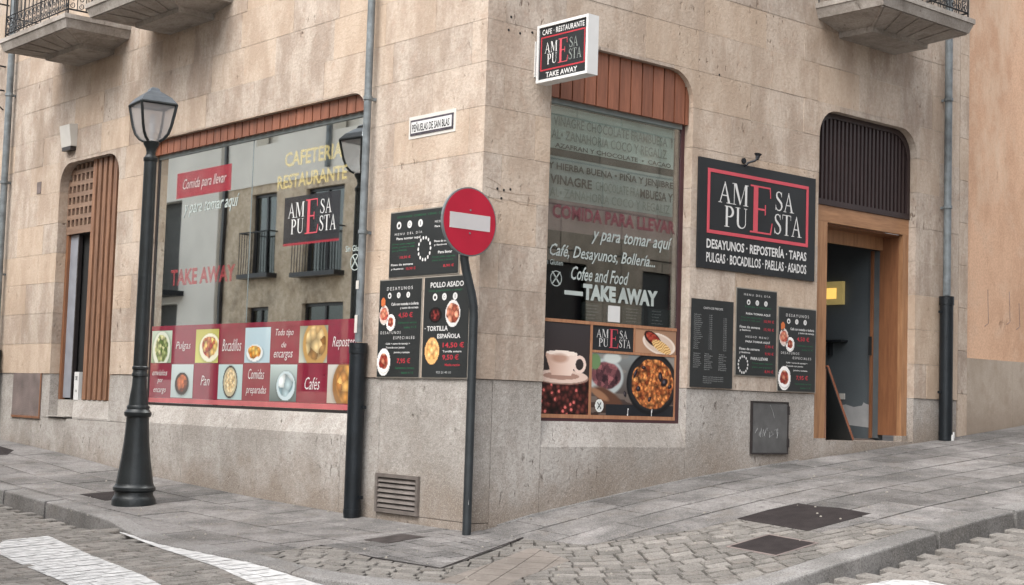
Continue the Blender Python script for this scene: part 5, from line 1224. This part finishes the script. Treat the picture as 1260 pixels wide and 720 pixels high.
for k in range(4):
    a, b = cor[k], cor[(k+1)%4]; mb = MB()
    for i in range(len(a)-1): mb.poly([Vector(a[i])*.0+Vector((a[i][0]*.985,a[i][1]*.985,a[i][2])), (b[i][0]*.985,b[i][1]*.985,b[i][2]), (b[i+1][0]*.985,b[i+1][1]*.985,b[i+1][2]), (a[i+1][0]*.985,a[i+1][1]*.985,a[i+1][2])])
    mb.build('lantern_pane', 'lampglass', t, True)
mb = MB(); top = [c[-1] for c in cor]
for k in range(4): mb.tube([top[k], top[(k+1)%4]], .016, 5)
mb.build('lantern_rim', 'lampiron', t)
mb = MB(); rp = [(4.085,.268),(4.10,.274),(4.165,.205),(4.215,.115),(4.235,.075),(4.26,.062),(4.275,.035)]
for z, r in rp: mb.v += [(r*math.cos(th0+k*math.pi/2), r*math.sin(th0+k*math.pi/2), z) for k in range(4)]
for i in range(len(rp)-1):
    for k in range(4): mb.f.append([i*4+k, i*4+(k+1)%4, (i+1)*4+(k+1)%4, (i+1)*4+k])
mb.f.append([(len(rp)-1)*4+k for k in range(4)]); mb.f.append([3,2,1,0]); mb.build('lantern_roof', plain('lantern_roof_grey', (.10,.115,.13), .35, .2, vary=.2), t)
mb = MB(); mb.lathe([(3.72,.02),(3.80,.022),(3.82,.03),(3.95,.032),(4.0,.02)], 10); mb.build('bulb', 'white', t, True)

# ---- neighbouring orange building --------------------------------------------------------
NB = thing('neighbour_building', 'orange rendered building with grey granite plinth uphill on the right', 'building')
zz_ = [-.2+i*.52 for i in range(16)]
for a, b in zip(zz_, zz_[1:]): mb = MB(); mb.box((-.3,7.535,a+.002),(-.004,7.728,b-.002)); mb.build('quoin_stone', 'sand', NB)
mb = MB(); mb.box((-.3,7.732,1.80),(-.03,24,8.4)); mb.build('rendered_wall', 'render', NB)
y = 7.732
for L_ in (1.05,.9,1.1,1.2,1.0,1.2,1.2,1.2,1.2,1.2,1.2,1.2,1.2,1.2):
    mb = MB(); mb.box((-.3,y+.002,-.2),(-.012,y+L_-.002,1.8)); mb.build('granite_slab', 'plinth2', NB); y += L_
mb = MB(); mb.box((-.3,7.70,-.2),(-.03,7.731,9)); mb.box((-.25,7.52,-.2),(-.05,7.535,9)); mb.build('joint_filler', 'bed', NB)
mb = MB()
for (y, z, h_) in ((8.22,2.25,.42),(8.72,2.3,.38),(8.95,2.25,.30)):
    mb.tube([(-.029,y,z+h_),(-.029,y+.01,z+h_*.4),(-.029,y+.02,z),(-.029,y-.06,z-.04)], .004, 4)
mb.build('scratched_mark', 'rust', NB)

# ---- buildings across the streets (seen in the shop glass) -------------------------------
OB = thing('house_across', 'rough stone house across the street reflected in the front shop window', 'building')
def far_wall(pts, holes, y, m, parent, name='wall', x_is=True, th=.3):
    if x_is: return prism(pts, holes, lambda u, v: (u, y, v), lambda u, v: (u, y-th, v), name, m, parent)
    return prism(pts, holes, lambda u, v: (y, u, v), lambda u, v: (y+th, u, v), name, m, parent)
YA = -9.5
wins = [(-20.2,-19.12,3.86,5.75),(-17.9,-16.42,3.80,5.70),(-20.2,-19.3,1.9,3.11),(-17.9,-16.3,1.2,3.14),(-14.2,-12.8,3.8,5.7),(-10.5,-9.1,3.8,5.7),(-14.0,-12.6,.9,3.0),(-10.4,-9.0,.6,3.0)]
hol = [rect(a, c, b, d) for a, b, c, d in wins]
far_wall(rect(-21.6,-.6,2.6,5.95), hol, YA, 'facadeA', OB)
far_wall(rect(-21.6,5.95,2.6,8.6), [rect(-20.1,6.9,-19.1,8.4), rect(-16.9,6.9,-15.9,8.4)], YA+.03, 'facadeP', OB, th=.33)
for i, (a, b, c, d) in enumerate(wins):
    f_ = link(None, 'window', OB)
    mb = MB(); mb.box((a,YA-.30,c),(b,YA-.26,d)); mb.build('shade', 'farred' if i < 2 else 'fardark', f_)
    mb = MB(); mb.box((a,YA-.16,c),(a+.07,YA-.1,d)).box((b-.07,YA-.16,c),(b,YA-.1,d)).box((a+.07,YA-.16,d-.07),(b-.07,YA-.1,d)).box(((a+b)/2-.03,YA-.16,c),((a+b)/2+.03,YA-.1,d-.07)); mb.build('frame', 'fardark', f_)
    mb = MB(); mb.box((a+.05,YA-.14,c),(b-.05,YA-.13,d)); mb.build('pane', 'glassO', f_)
    if i in (0,1,4,5):
        mb = MB(); mb.box((a-.12,YA,c-.1),(b+.12,YA+.28,c)); mb.build('sill', 'fardark', f_)
        rl = MB()
        for k in range(int((b-a+.2)/.11)+1): x = a-.1+k*.11; rl.box((x,YA+.24,c),(x+.015,YA+.255,c+.95))
        rl.box((a-.1,YA+.235,c+.95),(b+.1,YA+.26,c+.98)).box((a-.1,YA,c+.95),(a-.085,YA+.235,c+.98)).box((b+.085,YA,c+.95),(b+.1,YA+.235,c+.98)); rl.build('railing', 'iron', f_)
mb = MB(); mb.box((-30,YA-.3,8.6),(2.9,YA+.6,8.8)); mb.build('eaves', 'balcony', OB)
mb = MB(); mb.box((-21.45,YA+.02,.2),(-21.35,YA+.10,8.6)); mb.build('drainpipe', 'fardark', OB)
mb = MB(); mb.box((-17.0,YA+.06,6.1),(-16.9,YA+.14,8.6)); mb.build('drainpipe', 'pipe', OB)
mb = MB(); mb.box((-21.6,-14,-1),(2.6,YA-.4,8.6)); mb.build('body', 'facadeP', OB)
OP = thing('house_across', 'pale plastered house further along the street reflected at the left of the front shop window', 'building')
wn2 = [(-24.7,-23.4,3.6,5.9),(-24.6,-23.4,1.4,3.3),(-28.5,-27,3.6,5.9),(-28.5,-27,1.0,3.3)]
far_wall(rect(-33,-.4,-21.6,9.6), [rect(a, c, b, d) for a, b, c, d in wn2], YA+.1, 'facadeP', OP)
for i, (a, b, c, d) in enumerate(wn2):
    f_ = link(None, 'window', OP); mb = MB(); mb.box((a,YA-.2,c),(b,YA-.12,d)); mb.build('shade', 'room', f_)
    if i % 2 == 0:
        rl = MB(); rl.box((a-.3,YA+.1,c-.12),(b+.3,YA+.75,c))
        for k in range(int((b-a+.5)/.12)+1): x = a-.25+k*.12; rl.box((x,YA+.70,c),(x+.02,YA+.72,c+1))
        rl.box((a-.27,YA+.69,c+1),(b+.27,YA+.73,c+1.03)); rl.build('balcony_railing', 'iron', f_)
mb = MB(); mb.box((-33,-14,-1),(-21.61,YA-.3,9.6)); mb.build('body', 'facadeP', OP)
OC = thing('house_across', 'dark ashlar house across the rising side street reflected in the side shop window', 'building')
XB = 11.6; wn3 = [(11.5+i*2.75, 12.65+i*2.75, 2.0, 3.95) for i in range(6)]+[(18.2+i*2.75, 19.3+i*2.75, 6.4, 8.3) for i in range(4)]
wn3 += [(1.5+i*3.1, 2.6+i*3.1, v, v+h_) for i in range(2) for v, h_ in ((2.1,1.9),)]
far_wall(rect(-2.0,-1.2,31,9.4), [rect(a, c, b, d) for a, b, c, d in wn3], XB+.02, 'bed', OC, x_is=False)
zc = [i*.9-1.2 for i in range(12)]
rb = random.Random(4)
for i, (v0, v1) in enumerate(zip(zc, zc[1:])):
    y = -2.0+(i % 2)*.7-.7
    while y < 31:
        L_ = rb.uniform(1.2, 1.9); P = rect(max(y,-2)+.015, v0+.015, min(y+L_,31)-.015, v1-.015)
        if P[1][0] > P[0][0]+.05: prism(P, [rect(a, c, b, d) for a, b, c, d in wn3], lambda u, v: (XB, u, v), lambda u, v: (XB+.3, u, v), 'stone_block', 'facadeB', OC)
        y += L_
for a, b, c, d in wn3:
    f_ = link(None, 'window', OC); mb = MB(); mb.box((XB+.16,a,c),(XB+.2,b,d)); mb.build('pane', 'fardark', f_)
mb = MB(); mb.box((XB+.4,-2,-1.2),(XB+4,31,9.4)); mb.build('body', 'facadeB', OC)
